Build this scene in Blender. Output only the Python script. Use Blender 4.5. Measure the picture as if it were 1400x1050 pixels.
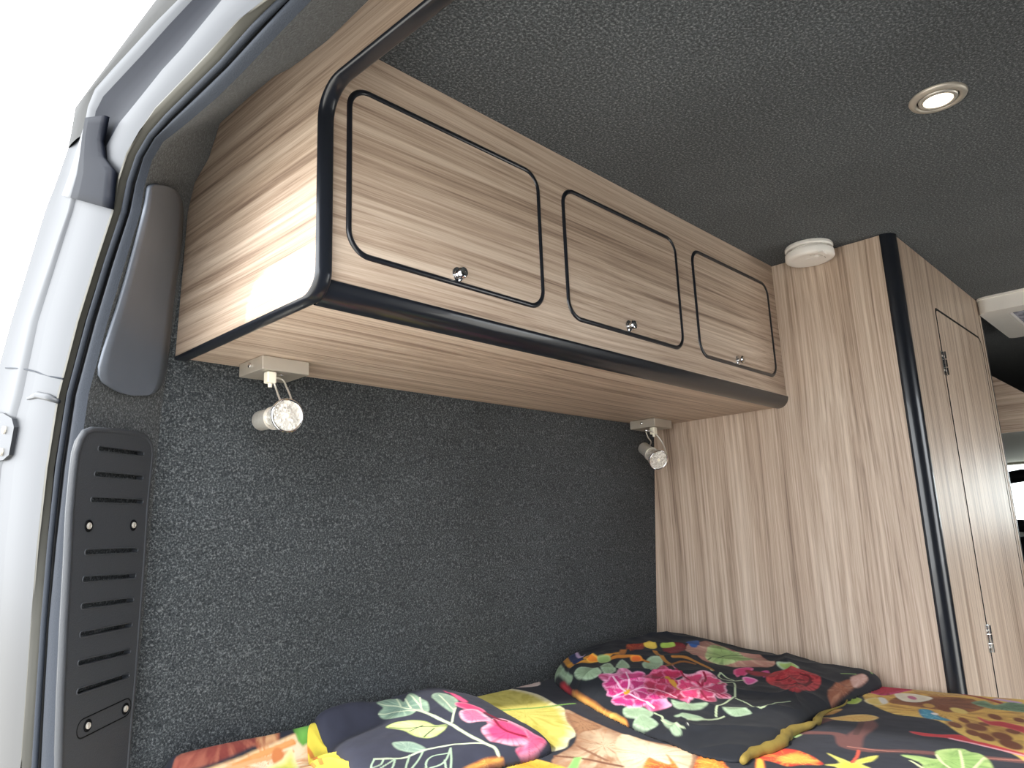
import bpy, bmesh, math, random
import numpy as np
from mathutils import Vector, Matrix

random.seed(4)
scene = bpy.context.scene
col = scene.collection
for o in list(bpy.data.objects):
    bpy.data.objects.remove(o)

# ---------------------------------------------------------------- camera
CAM_Z = 1.25
FPX = 1014.4                                   # focal length in pixels of the 1400 px wide frame
YAW, PITCH, ROLL = 0.7586100, 0.2069996, 0.0398216
ca, sa, cb, sb, cc, sc = (math.cos(YAW), math.sin(YAW), math.cos(PITCH), math.sin(PITCH), math.cos(ROLL), math.sin(ROLL))
_f = np.array([cb*ca, cb*sa, sb]); _r0 = np.array([sa, -ca, 0.0]); _d0 = np.cross(_f, _r0)
_r = cc*_r0 + sc*_d0; _d = -sc*_r0 + cc*_d0
cam_data = bpy.data.cameras.new('camera')
cam = bpy.data.objects.new('camera', cam_data); col.objects.link(cam)
cam_data.sensor_width = 36.0; cam_data.lens = FPX/1400*36.0
cam_data.clip_start = 0.01; cam_data.clip_end = 200
m = Matrix.Identity(4)
for i in range(3):
    m[i][0] = _r[i]; m[i][1] = -_d[i]; m[i][2] = -_f[i]
m[2][3] = CAM_Z
cam.matrix_world = m
scene.camera = cam

# ---------------------------------------------------------------- sky, sun, exposure
world = bpy.data.worlds.new('sky'); scene.world = world; world.use_nodes = True
wn = world.node_tree.nodes
wn['Background'].inputs['Color'].default_value = (0.93, 0.965, 1.0, 1)
wn['Background'].inputs['Strength'].default_value = 3.0
sun_d = bpy.data.lights.new('sun', 'SUN'); sun_d.energy = 2.6; sun_d.angle = math.radians(2.0)
sun_d.color = (1.0, 0.95, 0.86)
sun = bpy.data.objects.new('sun', sun_d); col.objects.link(sun)
sun.rotation_euler = Vector((1.0, 0.08, -0.78)).to_track_quat('-Z', 'Y').to_euler()
sun.location = (-4, 0, 5)
vs = scene.view_settings
vs.view_transform = 'Standard'; vs.look = 'None'; vs.gamma = 1.0; vs.use_curve_mapping = False
vs.exposure = 1.22

# ---------------------------------------------------------------- picture point -> place
def ray(px, py):
    a = (px-700)/FPX; b = (py-525)/FPX
    return a*_r + b*_d + _f
def on_x(p, x):
    d = ray(*p); return d*(x/d[0]) + np.array([0, 0, CAM_Z])
def on_y(p, y):
    d = ray(*p); return d*(y/d[1]) + np.array([0, 0, CAM_Z])
def on_z(p, z):
    d = ray(*p); return d*((z-CAM_Z)/d[2]) + np.array([0, 0, CAM_Z])
def on_plane(p, o, n):
    d = ray(*p); c = np.array([0, 0, CAM_Z])
    return c + d*(np.dot(n, o-c)/np.dot(n, d))
WALL_Y0, WALL_K = 1.124, -0.075
def wall_y(z): return WALL_Y0 + WALL_K*(z-1.54)
CEIL = 1.90

# ---------------------------------------------------------------- object helpers
def tag(o, label=None, cat=None, group=None, kind=None):
    if label: o['label'] = label
    if cat: o['category'] = cat
    if group: o['group'] = group
    if kind: o['kind'] = kind
    return o
def thing(name, loc, label=None, cat=None, group=None, kind=None):
    o = bpy.data.objects.new(name, None); col.objects.link(o)
    o.location = loc; o.empty_display_size = 0.05
    return tag(o, label, cat, group, kind)
def wloc(o):
    v = Vector((0, 0, 0))
    while o is not None:
        v = v + o.location; o = o.parent
    return v
def mk(name, verts, faces, mat, parent=None, smooth=False, loc=None):
    """one mesh object from world-space vertices"""
    me = bpy.data.meshes.new(name)
    base = wloc(parent) if parent is not None else Vector(loc or (0, 0, 0))
    me.from_pydata([Vector(v)-base for v in verts], [], faces)
    me.update()
    bm = bmesh.new(); bm.from_mesh(me); bmesh.ops.recalc_face_normals(bm, faces=bm.faces); bm.to_mesh(me); bm.free()
    mats = mat if isinstance(mat, list) else [mat]
    for q in mats: me.materials.append(q)
    if smooth:
        for p in me.polygons: p.use_smooth = True
    o = bpy.data.objects.new(name, me); col.objects.link(o)
    if parent is not None: o.parent = parent
    else: o.location = base
    return o
def auto_smooth(o, ang=35):
    me = o.data
    for p in me.polygons: p.use_smooth = True
    bm = bmesh.new(); bm.from_mesh(me)
    for e in bm.edges:
        if len(e.link_faces) == 2 and e.calc_face_angle(0) > math.radians(ang): e.smooth = False
    bm.to_mesh(me); bm.free()
    return o
class G:
    """collects shapes for ONE mesh"""
    def __init__(s): s.v = []; s.f = []
    def add(s, v, f):
        n = len(s.v); s.v += [tuple(map(float, q)) for q in v]; s.f += [tuple(i+n for i in q) for q in f]; return s
    def box(s, x0, x1, y0, y1, z0, z1):
        v = [(x, y, z) for x in (x0, x1) for y in (y0, y1) for z in (z0, z1)]
        return s.add(v, [(0, 1, 3, 2), (4, 6, 7, 5), (0, 4, 5, 1), (2, 3, 7, 6), (0, 2, 6, 4), (1, 5, 7, 3)])
    def tube(s, pts, r, n=10, closed=False, caps=True, squash=None):
        pts = [Vector(p) for p in pts]; N = len(pts); rings = []
        rr = r if isinstance(r, (list, tuple)) else [r]*N
        t0 = (pts[1]-pts[0]).normalized()
        up = Vector((0, 0, 1)) if abs(t0.z) < 0.9 else Vector((1, 0, 0))
        a = t0.cross(up).normalized()
        v = []; f = []
        for i in range(N):
            if closed: t = pts[(i+1) % N]-pts[i-1]
            else: t = pts[min(i+1, N-1)]-pts[max(i-1, 0)]
            t.normalize(); a = (a-t*a.dot(t)).normalized(); b = t.cross(a)
            for k in range(n):
                q = 2*math.pi*k/n
                v.append(pts[i]+(a*math.cos(q)+b*math.sin(q))*rr[i])
        M = N if closed else N-1
        for i in range(M):
            for k in range(n):
                j = (i+1) % N
                f.append((i*n+k, i*n+(k+1) % n, j*n+(k+1) % n, j*n+k))
        if caps and not closed:
            f.append(tuple(range(n))[::-1]); f.append(tuple((N-1)*n+k for k in range(n)))
        return s.add(v, f)
    def lathe(s, o, ax, prof, n=24, caps=True):
        """profile of (distance along ax, radius)"""
        o = Vector(o); ax = Vector(ax).normalized()
        up = Vector((0, 0, 1)) if abs(ax.z) < 0.9 else Vector((1, 0, 0))
        a = ax.cross(up).normalized(); b = ax.cross(a)
        v = []; f = []; N = len(prof)
        for d, r in prof:
            for k in range(n):
                q = 2*math.pi*k/n
                v.append(o+ax*d+(a*math.cos(q)+b*math.sin(q))*max(r, 1e-5))
        for i in range(N-1):
            for k in range(n):
                f.append((i*n+k, i*n+(k+1) % n, (i+1)*n+(k+1) % n, (i+1)*n+k))
        if caps:
            f.append(tuple(range(n))[::-1]); f.append(tuple((N-1)*n+k for k in range(n)))
        return s.add(v, f)
    def grid(s, rows):
        n = len(rows[0]); v = [p for r in rows for p in r]; f = []
        for i in range(len(rows)-1):
            for k in range(n-1):
                f.append((i*n+k, i*n+k+1, (i+1)*n+k+1, (i+1)*n+k))
        return s.add(v, f)
    def build(s, name, mat, parent=None, smooth=False, loc=None, bevel=0, seg=2, ang=None):
        o = mk(name, s.v, s.f, mat, parent, smooth, loc)
        if bevel:
            bm = bmesh.new(); bm.from_mesh(o.data)
            bmesh.ops.bevel(bm, geom=[e for e in bm.edges if e.calc_face_angle(0) > 0.5], offset=bevel, segments=seg, profile=0.5, affect='EDGES')
            bm.to_mesh(o.data); bm.free()
        if ang: auto_smooth(o, ang)
        return o
def rrect(x0, x1, y0, y1, r, n=8):
    out = []
    for cx, cy, a0 in ((x1-r, y1-r, 0), (x0+r, y1-r, 90), (x0+r, y0+r, 180), (x1-r, y0+r, 270)):
        for i in range(n+1):
            a = math.radians(a0+90*i/n); out.append((cx+r*math.cos(a), cy+r*math.sin(a)))
    return out
def plate(name, outer, holes, to3, depth, mat, parent, smooth=False, bevel=0.0):
    """flat board from a 2D outline with holes; to3(u, v, w) places it, w runs 0..depth"""
    bm = bmesh.new(); edges = []
    base = wloc(parent) if parent is not None else Vector((0, 0, 0))
    for loop in [outer]+holes:
        vv = [bm.verts.new((u, v, 0)) for u, v in loop]
        for i in range(len(vv)): edges.append(bm.edges.new((vv[i], vv[(i+1) % len(vv)])))
    bmesh.ops.triangle_fill(bm, use_beauty=True, use_dissolve=False, edges=edges)
    r = bmesh.ops.extrude_face_region(bm, geom=list(bm.faces))
    for g in r['geom']:
        if isinstance(g, bmesh.types.BMVert): g.co.z += depth
    for v in bm.verts: v.co = Vector(to3(v.co.x, v.co.y, v.co.z))-base
    bmesh.ops.recalc_face_normals(bm, faces=bm.faces)
    me = bpy.data.meshes.new(name); bm.to_mesh(me); bm.free()
    me.materials.append(mat)
    o = bpy.data.objects.new(name, me); col.objects.link(o)
    if parent is not None: o.parent = parent
    return o
def clone(o, name, parent, delta):
    c = o.copy(); col.objects.link(c); c.parent = parent; c.location = Vector(o.location)+Vector(delta); return c

# ---------------------------------------------------------------- materials
def lin(c):
    c = np.asarray(c, float)/255.0
    return np.where(c <= 0.04045, c/12.92, ((c+0.055)/1.055)**2.4)
def rgba(c): return tuple(lin(c))+(1.0,)
def new_mat(name):
    mt = bpy.data.materials.new(name); mt.use_nodes = True
    nt = mt.node_tree; return mt, nt, nt.nodes['Principled BSDF']
def simple(name, c, rough=0.5, metal=0.0, noise=0.0, nscale=40, bump=0.0, coat=0.0, spec=0.5, emit=0.0):
    mt, nt, b = new_mat(name)
    b.inputs['Base Color'].default_value = rgba(c); b.inputs['Roughness'].default_value = rough
    b.inputs['Metallic'].default_value = metal; b.inputs['Coat Weight'].default_value = coat
    b.inputs['Specular IOR Level'].default_value = spec
    geo = nt.nodes.new('ShaderNodeNewGeometry'); n = nt.nodes.new('ShaderNodeTexNoise')
    n.inputs['Scale'].default_value = nscale; n.inputs['Detail'].default_value = 4
    nt.links.new(geo.outputs['Position'], n.inputs['Vector'])
    mx = nt.nodes.new('ShaderNodeMix'); mx.data_type = 'RGBA'
    lo = tuple(v*(1-noise) for v in rgba(c)[:3])+(1,); hi = tuple(min(1, v*(1+noise)) for v in rgba(c)[:3])+(1,)
    mx.inputs[6].default_value = lo; mx.inputs[7].default_value = hi
    nt.links.new(n.outputs['Fac'], mx.inputs[0]); nt.links.new(mx.outputs[2], b.inputs['Base Color'])
    if bump:
        bp = nt.nodes.new('ShaderNodeBump'); bp.inputs['Strength'].default_value = bump; bp.inputs['Distance'].default_value = 0.002
        nt.links.new(n.outputs['Fac'], bp.inputs['Height']); nt.links.new(bp.outputs['Normal'], b.inputs['Normal'])
    if emit:
        b.inputs['Emission Color'].default_value = rgba(c); b.inputs['Emission Strength'].default_value = emit
    return mt
def wood(name, axis, dark=(126, 105, 91), mid=(180, 158, 139), light=(216, 198, 180), seed=0.0, rough=0.42):
    mt, nt, b = new_mat(name); L = nt.links.new; N = nt.nodes.new
    geo = N('ShaderNodeNewGeometry')
    def mapped(along, across, off=0.0):
        mp = N('ShaderNodeMapping'); s = [across]*3; s['xyz'.index(axis)] = along
        mp.inputs['Scale'].default_value = s; mp.inputs['Location'].default_value = (seed+off, seed*1.7+off, seed*0.6+off)
        return mp
    w = mapped(0.75, 4.0); L(geo.outputs['Position'], w.inputs['Vector'])
    wn_ = N('ShaderNodeTexNoise'); wn_.inputs['Scale'].default_value = 1.0; wn_.inputs['Detail'].default_value = 1.5
    L(w.outputs['Vector'], wn_.inputs['Vector'])
    sub = N('ShaderNodeVectorMath'); sub.operation = 'SUBTRACT'; sub.inputs[1].default_value = (0.5, 0.5, 0.5); L(wn_.outputs['Color'], sub.inputs[0])
    scl = N('ShaderNodeVectorMath'); scl.operation = 'MULTIPLY'; amp = [0.06]*3; amp['xyz'.index(axis)] = 0.0
    scl.inputs[1].default_value = amp; L(sub.outputs[0], scl.inputs[0])
    add = N('ShaderNodeVectorMath'); add.operation = 'ADD'; L(geo.outputs['Position'], add.inputs[0]); L(scl.outputs[0], add.inputs[1])
    outs = []
    for along, across, det, off in ((0.35, 40, 3.0, 3.1), (0.9, 150, 3.5, 7.7), (9.0, 620, 2.0, 1.3)):
        mp = mapped(along, across, off); L(add.outputs[0], mp.inputs['Vector'])
        n = N('ShaderNodeTexNoise'); n.inputs['Scale'].default_value = 1.0; n.inputs['Detail'].default_value = det; n.inputs['Roughness'].default_value = 0.6
        L(mp.outputs['Vector'], n.inputs['Vector']); outs.append(n.outputs['Fac'])
    def mul(o, k):
        q = N('ShaderNodeMath'); q.operation = 'MULTIPLY'; q.inputs[1].default_value = k; L(o, q.inputs[0]); return q.outputs[0]
    def plus(a_, b_):
        q = N('ShaderNodeMath'); q.operation = 'ADD'; L(a_, q.inputs[0]); L(b_, q.inputs[1]); return q.outputs[0]
    v = plus(plus(mul(outs[0], 0.34), mul(outs[1], 0.44)), mul(outs[2], 0.22))
    cr = N('ShaderNodeValToRGB'); L(v, cr.inputs['Fac']); e = cr.color_ramp.elements
    e[0].position = 0.36; e[0].color = rgba(dark); e[1].position = 0.62; e[1].color = rgba(light)
    q = cr.color_ramp.elements.new(0.47); q.color = rgba(mid)
    L(cr.outputs['Color'], b.inputs['Base Color'])
    b.inputs['Roughness'].default_value = rough; b.inputs['Specular IOR Level'].default_value = 0.45
    bp = N('ShaderNodeBump'); bp.inputs['Strength'].default_value = 0.12; bp.inputs['Distance'].default_value = 0.001
    L(outs[2], bp.inputs['Height']); L(bp.outputs['Normal'], b.inputs['Normal'])
    return mt
def carpet(name, k=1.0, fleck=340):
    mt, nt, b = new_mat(name); L = nt.links.new; N = nt.nodes.new
    geo = N('ShaderNodeNewGeometry')
    n = N('ShaderNodeTexNoise'); n.inputs['Scale'].default_value = fleck; n.inputs['Detail'].default_value = 3.0; n.inputs['Roughness'].default_value = 0.75
    n2 = N('ShaderNodeTexNoise'); n2.inputs['Scale'].default_value = 5; n2.inputs['Detail'].default_value = 3
    for q in (n, n2): L(geo.outputs['Position'], q.inputs['Vector'])
    cr = N('ShaderNodeValToRGB'); L(n.outputs['Fac'], cr.inputs['Fac']); e = cr.color_ramp.elements
    e[0].position = 0.34; e[0].color = rgba((32, 35, 38)); e[1].position = 0.72; e[1].color = rgba((128, 131, 133))
    q = cr.color_ramp.elements.new(0.52); q.color = rgba((62, 66, 69))
    mx = N('ShaderNodeMix'); mx.data_type = 'RGBA'; mx.blend_type = 'MULTIPLY'; mx.inputs[0].default_value = 1.0; mx.clamp_result = False
    cr2 = N('ShaderNodeValToRGB'); L(n2.outputs['Fac'], cr2.inputs['Fac'])
    cr2.color_ramp.elements[0].position = 0.3; cr2.color_ramp.elements[0].color = (0.75*k, 0.75*k, 0.75*k, 1)
    cr2.color_ramp.elements[1].position = 0.7; cr2.color_ramp.elements[1].color = (k, k, k, 1)
    L(cr.outputs['Color'], mx.inputs[6]); L(cr2.outputs['Color'], mx.inputs[7]); L(mx.outputs[2], b.inputs['Base Color'])
    b.inputs['Roughness'].default_value = 1.0; b.inputs['Specular IOR Level'].default_value = 0.1
    b.inputs['Sheen Weight'].default_value = 0.15
    bp = N('ShaderNodeBump'); bp.inputs['Strength'].default_value = 0.6; bp.inputs['Distance'].default_value = 0.003
    L(n.outputs['Fac'], bp.inputs['Height']); L(bp.outputs['Normal'], b.inputs['Normal'])
    return mt
def cloth_mat(name):
    mt, nt, b = new_mat(name); L = nt.links.new; N = nt.nodes.new
    at = N('ShaderNodeAttribute'); at.attribute_name = 'print'
    geo = N('ShaderNodeNewGeometry'); n = N('ShaderNodeTexNoise'); n.inputs['Scale'].default_value = 900; n.inputs['Detail'].default_value = 2
    L(geo.outputs['Position'], n.inputs['Vector']); L(at.outputs['Color'], b.inputs['Base Color'])
    bp = N('ShaderNodeBump'); bp.inputs['Strength'].default_value = 0.15; bp.inputs['Distance'].default_value = 0.001
    L(n.outputs['Fac'], bp.inputs['Height']); L(bp.outputs['Normal'], b.inputs['Normal'])
    b.inputs['Roughness'].default_value = 0.8; b.inputs['Specular IOR Level'].default_value = 0.25; b.inputs['Sheen Weight'].default_value = 0.03
    return mt
WX = wood('laminate_along_x', 'x'); WY = wood('laminate_along_y', 'y', seed=2.3); WZ = wood('laminate_upright', 'z', seed=5.1)
CARPET = carpet('charcoal_carpet'); CARPET2 = carpet('charcoal_ceiling_carpet', 1.2, 260)
BLACK = simple('black_edge_trim', (22, 25, 32), rough=0.28, noise=0.1, coat=0.3)
RUBBER = simple('black_rubber', (10, 11, 14), rough=0.6, noise=0.2, nscale=200, spec=0.1)
RUBBER2 = simple('grey_rubber_seal', (40, 44, 51), rough=0.65, noise=0.25, nscale=700, bump=0.3, spec=0.12)
PLASTIC = simple('charcoal_plastic', (46, 49, 54), rough=0.55, noise=0.15, nscale=500, bump=0.2)
PLATE = simple('grey_black_plate', (86, 92, 102), rough=0.45, noise=0.08, nscale=30)
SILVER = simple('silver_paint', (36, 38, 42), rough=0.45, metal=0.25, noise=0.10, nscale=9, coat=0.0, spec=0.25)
GUTTER = simple('blue_grey_plastic', (13, 16, 24), rough=0.6, noise=0.15, nscale=60, spec=0.06)
ROOFGREY = simple('roof_strip_grey', (40, 40, 39), rough=0.6, noise=0.2, nscale=80, spec=0.12)
CHROME = simple('chrome', (215, 216, 218), rough=0.08, metal=1.0, noise=0.03)
STEEL = simple('brushed_steel', (204, 199, 190), rough=0.38, metal=0.65, noise=0.15, nscale=300)
NICKEL = simple('satin_nickel', (186, 178, 166), rough=0.42, metal=0.45, noise=0.08)
CERAMIC = simple('cream_ceramic', (232, 226, 208), rough=0.4, noise=0.03)
WHITE = simple('white_plastic', (244, 240, 234), rough=0.4, noise=0.03)
LENS = simple('frosted_led_lens', (255, 244, 222), rough=0.5, noise=0.01, emit=1.1)
DARK = simple('dark_void', (14, 15, 18), rough=0.9, noise=0.1)
HEADLINER = simple('grey_headliner', (168, 168, 162), rough=0.9, noise=0.08, nscale=200)
BEIGE = simple('beige_plastic', (170, 164, 148), rough=0.6, noise=0.06)
GROUND = simple('pale_gravel', (186, 182, 174), rough=0.95, noise=0.3, nscale=60, bump=0.4)
CLOTH = cloth_mat('floral_printed_cotton')
OLIVE = simple('olive_cotton', (124, 106, 44), rough=0.85, noise=0.3, nscale=50, bump=0.5)
TICKING = simple('white_ticking', (205, 200, 190), rough=0.9, noise=0.08, nscale=90)
def facet_mat():
    mt, nt, b = new_mat('faceted_reflector'); L = nt.links.new; N = nt.nodes.new
    geo = N('ShaderNodeNewGeometry'); v = N('ShaderNodeTexVoronoi'); v.inputs['Scale'].default_value = 240
    L(geo.outputs['Position'], v.inputs['Vector'])
    cr = N('ShaderNodeValToRGB'); L(v.outputs['Color'], cr.inputs['Fac'])
    cr.color_ramp.elements[0].color = rgba((176, 170, 160)); cr.color_ramp.elements[1].color = rgba((252, 248, 240))
    L(cr.outputs['Color'], b.inputs['Base Color']); b.inputs['Metallic'].default_value = 0.3; b.inputs['Roughness'].default_value = 0.22
    bp = N('ShaderNodeBump'); bp.inputs['Strength'].default_value = 0.5; bp.inputs['Distance'].default_value = 0.003
    L(v.outputs['Distance'], bp.inputs['Height']); L(bp.outputs['Normal'], b.inputs['Normal'])
    return mt
FACET = facet_mat()
def glass_mat():
    mt, nt, b = new_mat('windscreen_glass')
    b.inputs['Base Color'].default_value = (0.9, 0.97, 0.95, 1); b.inputs['Transmission Weight'].default_value = 1.0
    b.inputs['Roughness'].default_value = 0.0; b.inputs['IOR'].default_value = 1.05
    return mt
GLASS = glass_mat()

# ================================================================ THE SETTING
RIGHT_Y = -0.65
g = G().box(-30, 40, -35, 35, -0.66, -0.6); tag(g.build('ground', GROUND), kind='structure')
# left side wall: leans in a little towards the roof, solid
XA, XB = 0.425, 4.75
rows = []
for z in (0.0, 0.4, 0.8, 1.2, 1.54, 1.70, 1.80):
    rows.append((wall_y(z), z))
rows += [(1.085, 1.84), (1.06, 1.875), (1.02, 1.905)]
v = []; f = []
for x in (XA, XB):
    for y, z in rows: v.append((x, y, z))
    for y, z in rows[::-1]: v.append((x, y+0.05, z+(0.03 if z > 1.82 else 0)))
n = len(rows)*2
for i in range(n): f.append((i, (i+1) % n, n+(i+1) % n, n+i))
f += [tuple(range(n))[::-1], tuple(range(n, 2*n))]
wl = mk('wall_left', v, f, CARPET); tag(wl, kind='structure')
# right side wall with an unseen sliding-door opening, placed to let sky light in
def wall_box(x0, x1, z0, z1):
    g.box(x0, x1, RIGHT_Y-0.05, RIGHT_Y, z0, z1)
g = G(); wall_box(XA, 1.8, 0, CEIL); wall_box(1.8, 2.45, 1.70, CEIL); wall_box(2.45, XB, 0, CEIL)
tag(g.build('wall_right', CARPET), kind='structure')
g = G().box(0.28, XB, RIGHT_Y-0.05, 1.28, -0.06, 0.0); tag(g.build('floor', simple('grey_vinyl_floor', (120, 112, 104), rough=0.6, noise=0.15)), kind='structure')
g = G().box(0.42, XB, RIGHT_Y-0.05, 1.14, CEIL, CEIL+0.05); tag(g.build('ceiling', CARPET2), kind='structure')

# ---- rear opening: stations along the aperture, each a list of picture points from the lining edge outwards
ST = [  # (lining P, band inner b3, band outer b2, black b1, metal start b0, c1, c2, c3, c4)
 ((160, 1250), (66, 1250), (44, 1250), (31, 1250), (17, 1250), (-30, 1250), (-45, 1250), (-55, 1250), (-130, 1250)),
 ((178, 1050), (80, 1050), (56, 1050), (43, 1050), (30, 1050), (-15, 1050), (-28, 1050), (-38, 1050), (-110, 1050)),
 ((188, 950), (84, 950), (61, 950), (50, 950), (37, 950), (-8, 950), (-22, 950), (-32, 950), (-98, 950)),
 ((199, 850), (89, 850), (67, 850), (57, 850), (44, 850), (0, 850), (-15, 850), (-26, 850), (-85, 850)),
 ((208, 745), (97, 745), (77, 745), (64, 745), (53, 745), (8, 745), (-8, 745), (-20, 745), (-65, 745)),
 ((217, 640), (107, 640), (89, 640), (74, 640), (65, 640), (19, 640), (2, 640), (-10, 640), (-45, 640)),
 ((227, 540), (121, 540), (104, 540), (90, 540), (81, 540), (43, 540), (31, 540), (17, 540), (-12, 540)),
 ((241, 440), (147, 440), (131, 440), (116, 440), (107, 440), (63, 440), (52, 440), (39, 440), (15, 440)),
 ((251, 360), (171, 360), (155, 360), (141, 360), (132, 360), (88, 360), (77, 360), (67, 360), (40, 360)),
 ((258, 290), (192, 290), (178, 290), (165, 290), (155, 290), (108, 290), (99, 290), (92, 290), (61, 290)),
 ((268, 250), (197, 256), (186, 251), (173, 248), (163, 246), (128, 240), (114, 234), (104, 230), (78, 246)),
 ((288, 215), (208, 219), (197, 215), (187, 212), (175, 210), (145, 200), (124, 190), (113, 184), (93, 203)),
 ((303, 168), (223, 194), (212, 189), (204, 184), (193, 179), (163, 168), (131, 152), (120, 146), (100, 165)),
 ((345, 130), (249, 174), (236, 164), (226, 157), (214, 147), (186, 140), (141, 132), (130, 121), (103, 147)),
 ((378, 103), (293, 137), (279, 123), (267, 116), (254, 106), (222, 95), (170, 101), (155, 93), (128, 113)),
 ((400, 92), (327, 104), (312, 91), (300, 84), (286, 72), (247, 68), (197, 72), (180, 66), (155, 77)),
 ((450, 55), (378, 50), (357, 42), (342, 36), (328, 28), (276, 33), (231, 34), (212, 31), (188, 33)),
 ((506, 0), (426, 0), (396, 0), (383, 0), (366, 0), (303, 0), (263, 0), (243, 0), (213, 0))]
DX = [0.447, 0.300, 0.291, 0.289, 0.279, 0.2780, 0.2790, 0.2765, 0.2770]
rail = []
for k, s in enumerate(ST):
    pts = []
    for j, p in enumerate(s):
        if j == 0:
            q = on_x(p, DX[0])
            if q[1] > wall_y(q[2])-0.004:          # lower down the lining meets the side wall itself
                d = ray(*p); c0 = np.array([0, 0, CAM_Z])
                t = (WALL_Y0+WALL_K*(CAM_Z-1.54)+0.004)/(d[1]-WALL_K*d[2]); q = c0+d*t
        else: q = on_x(p, DX[j])
        pts.append(np.array(q))
    c4 = pts[-1]; out = np.array([0.16, 0.03 if k < 12 else 0.0, 0.02 if k >= 10 else 0.0])
    pts.append(c4+out)
    rail.append(pts)
foot = [np.array([p[0], p[1], 0.0]) for p in rail[0]]
rail = [foot]+rail
# the roof part goes straight across, the right-hand pillar mirrors the left one about the van's centre line
MID = 0.24
hdr = [np.array([p[0], MID, p[2]]) for p in rail[-1]]
right = [[np.array([p[0], 2*MID-p[1], p[2]]) for p in st] for st in rail[::-1]]
full = rail+[hdr]+right
def strip(name, j0, j1, mat, parent, sub=1, bulge=0.0, sec=None, seg=None, axis_bulge=(-1, 0, 0), smooth=True):
    """surface between rail j0 and rail j1 along all stations (or a range of them)"""
    sel = full if seg is None else full[seg[0]:seg[1]]
    rows = []
    for st in sel:
        a, b = st[j0], st[j1]; row = []
        for i in range(sub+1):
            t = i/sub; p = a*(1-t)+b*t+np.array(axis_bulge)*bulge*math.sin(math.pi*t)
            row.append(p)
        rows.append(row)
    return G().grid(rows).build(name, mat, parent, smooth=smooth)
wr = strip('wall_rear', 1, 0, CARPET, None, sub=4, smooth=True)
tag(wr, kind='structure')
door = thing('door_1', (0.28, 1.05, 0.0), kind='structure')
strip('seal_band', 2, 1, RUBBER2, door, sub=6, bulge=0.004)
strip('seal_channel', 3, 2, RUBBER, door, sub=3, bulge=-0.004)
rows = [(st[2]*0.55+st[3]*0.45)+np.array([-0.002, 0, 0]) for st in full]
G().tube(rows, 0.0035, 8).build('seal_ridge', RUBBER2, door, smooth=True)
strip('seal_lip', 4, 3, simple('champagne_metal_edge', (82, 81, 76), rough=0.45, metal=0.25, noise=0.06), door, sub=4, bulge=0.006)
NF = len(full); L0 = 0; LC = 12; H0 = 12; H1 = NF-12
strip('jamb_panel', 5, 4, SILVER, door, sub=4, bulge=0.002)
strip('jamb_step', 6, 5, SILVER, door, sub=2, seg=(0, LC+1)); strip('jamb_step', 6, 5, SILVER, door, sub=2, seg=(H1-1, NF))
strip('rain_gutter', 6, 5, GUTTER, door, sub=4, bulge=-0.006, seg=(H0, H1))
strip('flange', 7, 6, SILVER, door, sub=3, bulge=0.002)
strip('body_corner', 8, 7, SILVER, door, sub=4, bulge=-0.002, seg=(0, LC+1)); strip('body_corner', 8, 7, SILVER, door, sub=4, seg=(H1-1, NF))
strip('roof_edge_strip', 8, 7, ROOFGREY, door, sub=3, bulge=0.002, seg=(H0, H1))
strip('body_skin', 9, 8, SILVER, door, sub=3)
# plastic cap where pillar and roof meet
capL = [(118, 163), (110, 187), (102, 214), (94, 240), (84, 267)]
capR = [(150, 160), (143, 195), (146, 217), (160, 236), (156, 287)]
capM = [(123, 163), (119, 187), (116, 212), (112, 240), (103, 272)]
rows = []
def lerp3(P, t):
    k = min(int(t), 3); u = t-k; return np.array(P[k])*(1-u)+np.array(P[k+1])*u
for i in range(13):
    t = i/12*4; a = lerp3(capL, t); mm = lerp3(capM, t); b = lerp3(capR, t); row = []
    for q in range(3): row.append(on_x(a*(1-q/2)+mm*(q/2), 0.2745-0.004*math.sin(q/2*1.4)))
    for q in range(1, 6): row.append(on_x(mm*(1-q/5)+b*(q/5), 0.2708+0.005*(q/5)**1.5))
    rows.append(row)
capo = G().grid([r[2:] for r in rows]).build('corner_cap', GUTTER, door, smooth=True)
so = capo.modifiers.new('s', 'SOLIDIFY'); so.thickness = 0.006; so.offset = -1
capo = G().grid([r[:3] for r in rows]).build('corner_cap_edge', SILVER, door, smooth=True)
so = capo.modifiers.new('s', 'SOLIDIFY'); so.thickness = 0.006; so.offset = -1
# press-formed details of the jamb: bolted cover, seam bead, dimple
pl = []
for p in ((-18, 562), (4, 565), (16, 572), (19, 584), (12, 622), (4, 629), (-18, 632)): pl.append(on_x(p, 0.273))
cen = sum(pl)/len(pl)
v = [q for q in pl]+[q+np.array([0.006, 0, 0]) for q in pl]; nn = len(pl)
mk('hinge_cover', v, [tuple(range(nn)), tuple(range(nn, 2*nn))]+[(i, (i+1) % nn, nn+(i+1) % nn, nn+i) for i in range(nn)], SILVER, door)
for p in ((7, 588), (3, 618)):
    G().lathe(on_x(p, 0.273), (-1, 0, 0), [(0, 0.006), (0.003, 0.006), (0.004, 0.004)], 12).build('bolt', STEEL, door, smooth=False)
G().tube([on_x(p, 0.2775) for p in ((8, 503), (30, 504), (48, 508), (66, 514), (86, 518))], 0.0012, 6).build('seam_bead', RUBBER2, door, smooth=True)
G().tube([on_x(p, 0.277) for p in ((38, 545), (52, 540), (66, 543), (80, 549))], [0.002, 0.005, 0.005, 0.003], 8).build('pressed_rib', SILVER, door, smooth=True)
G().lathe(on_x((66, 507), 0.2785), (-1, 0, 0), [(0, 0.004), (0.0015, 0.003)], 12).build('dimple', SILVER, door, smooth=True)

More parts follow.
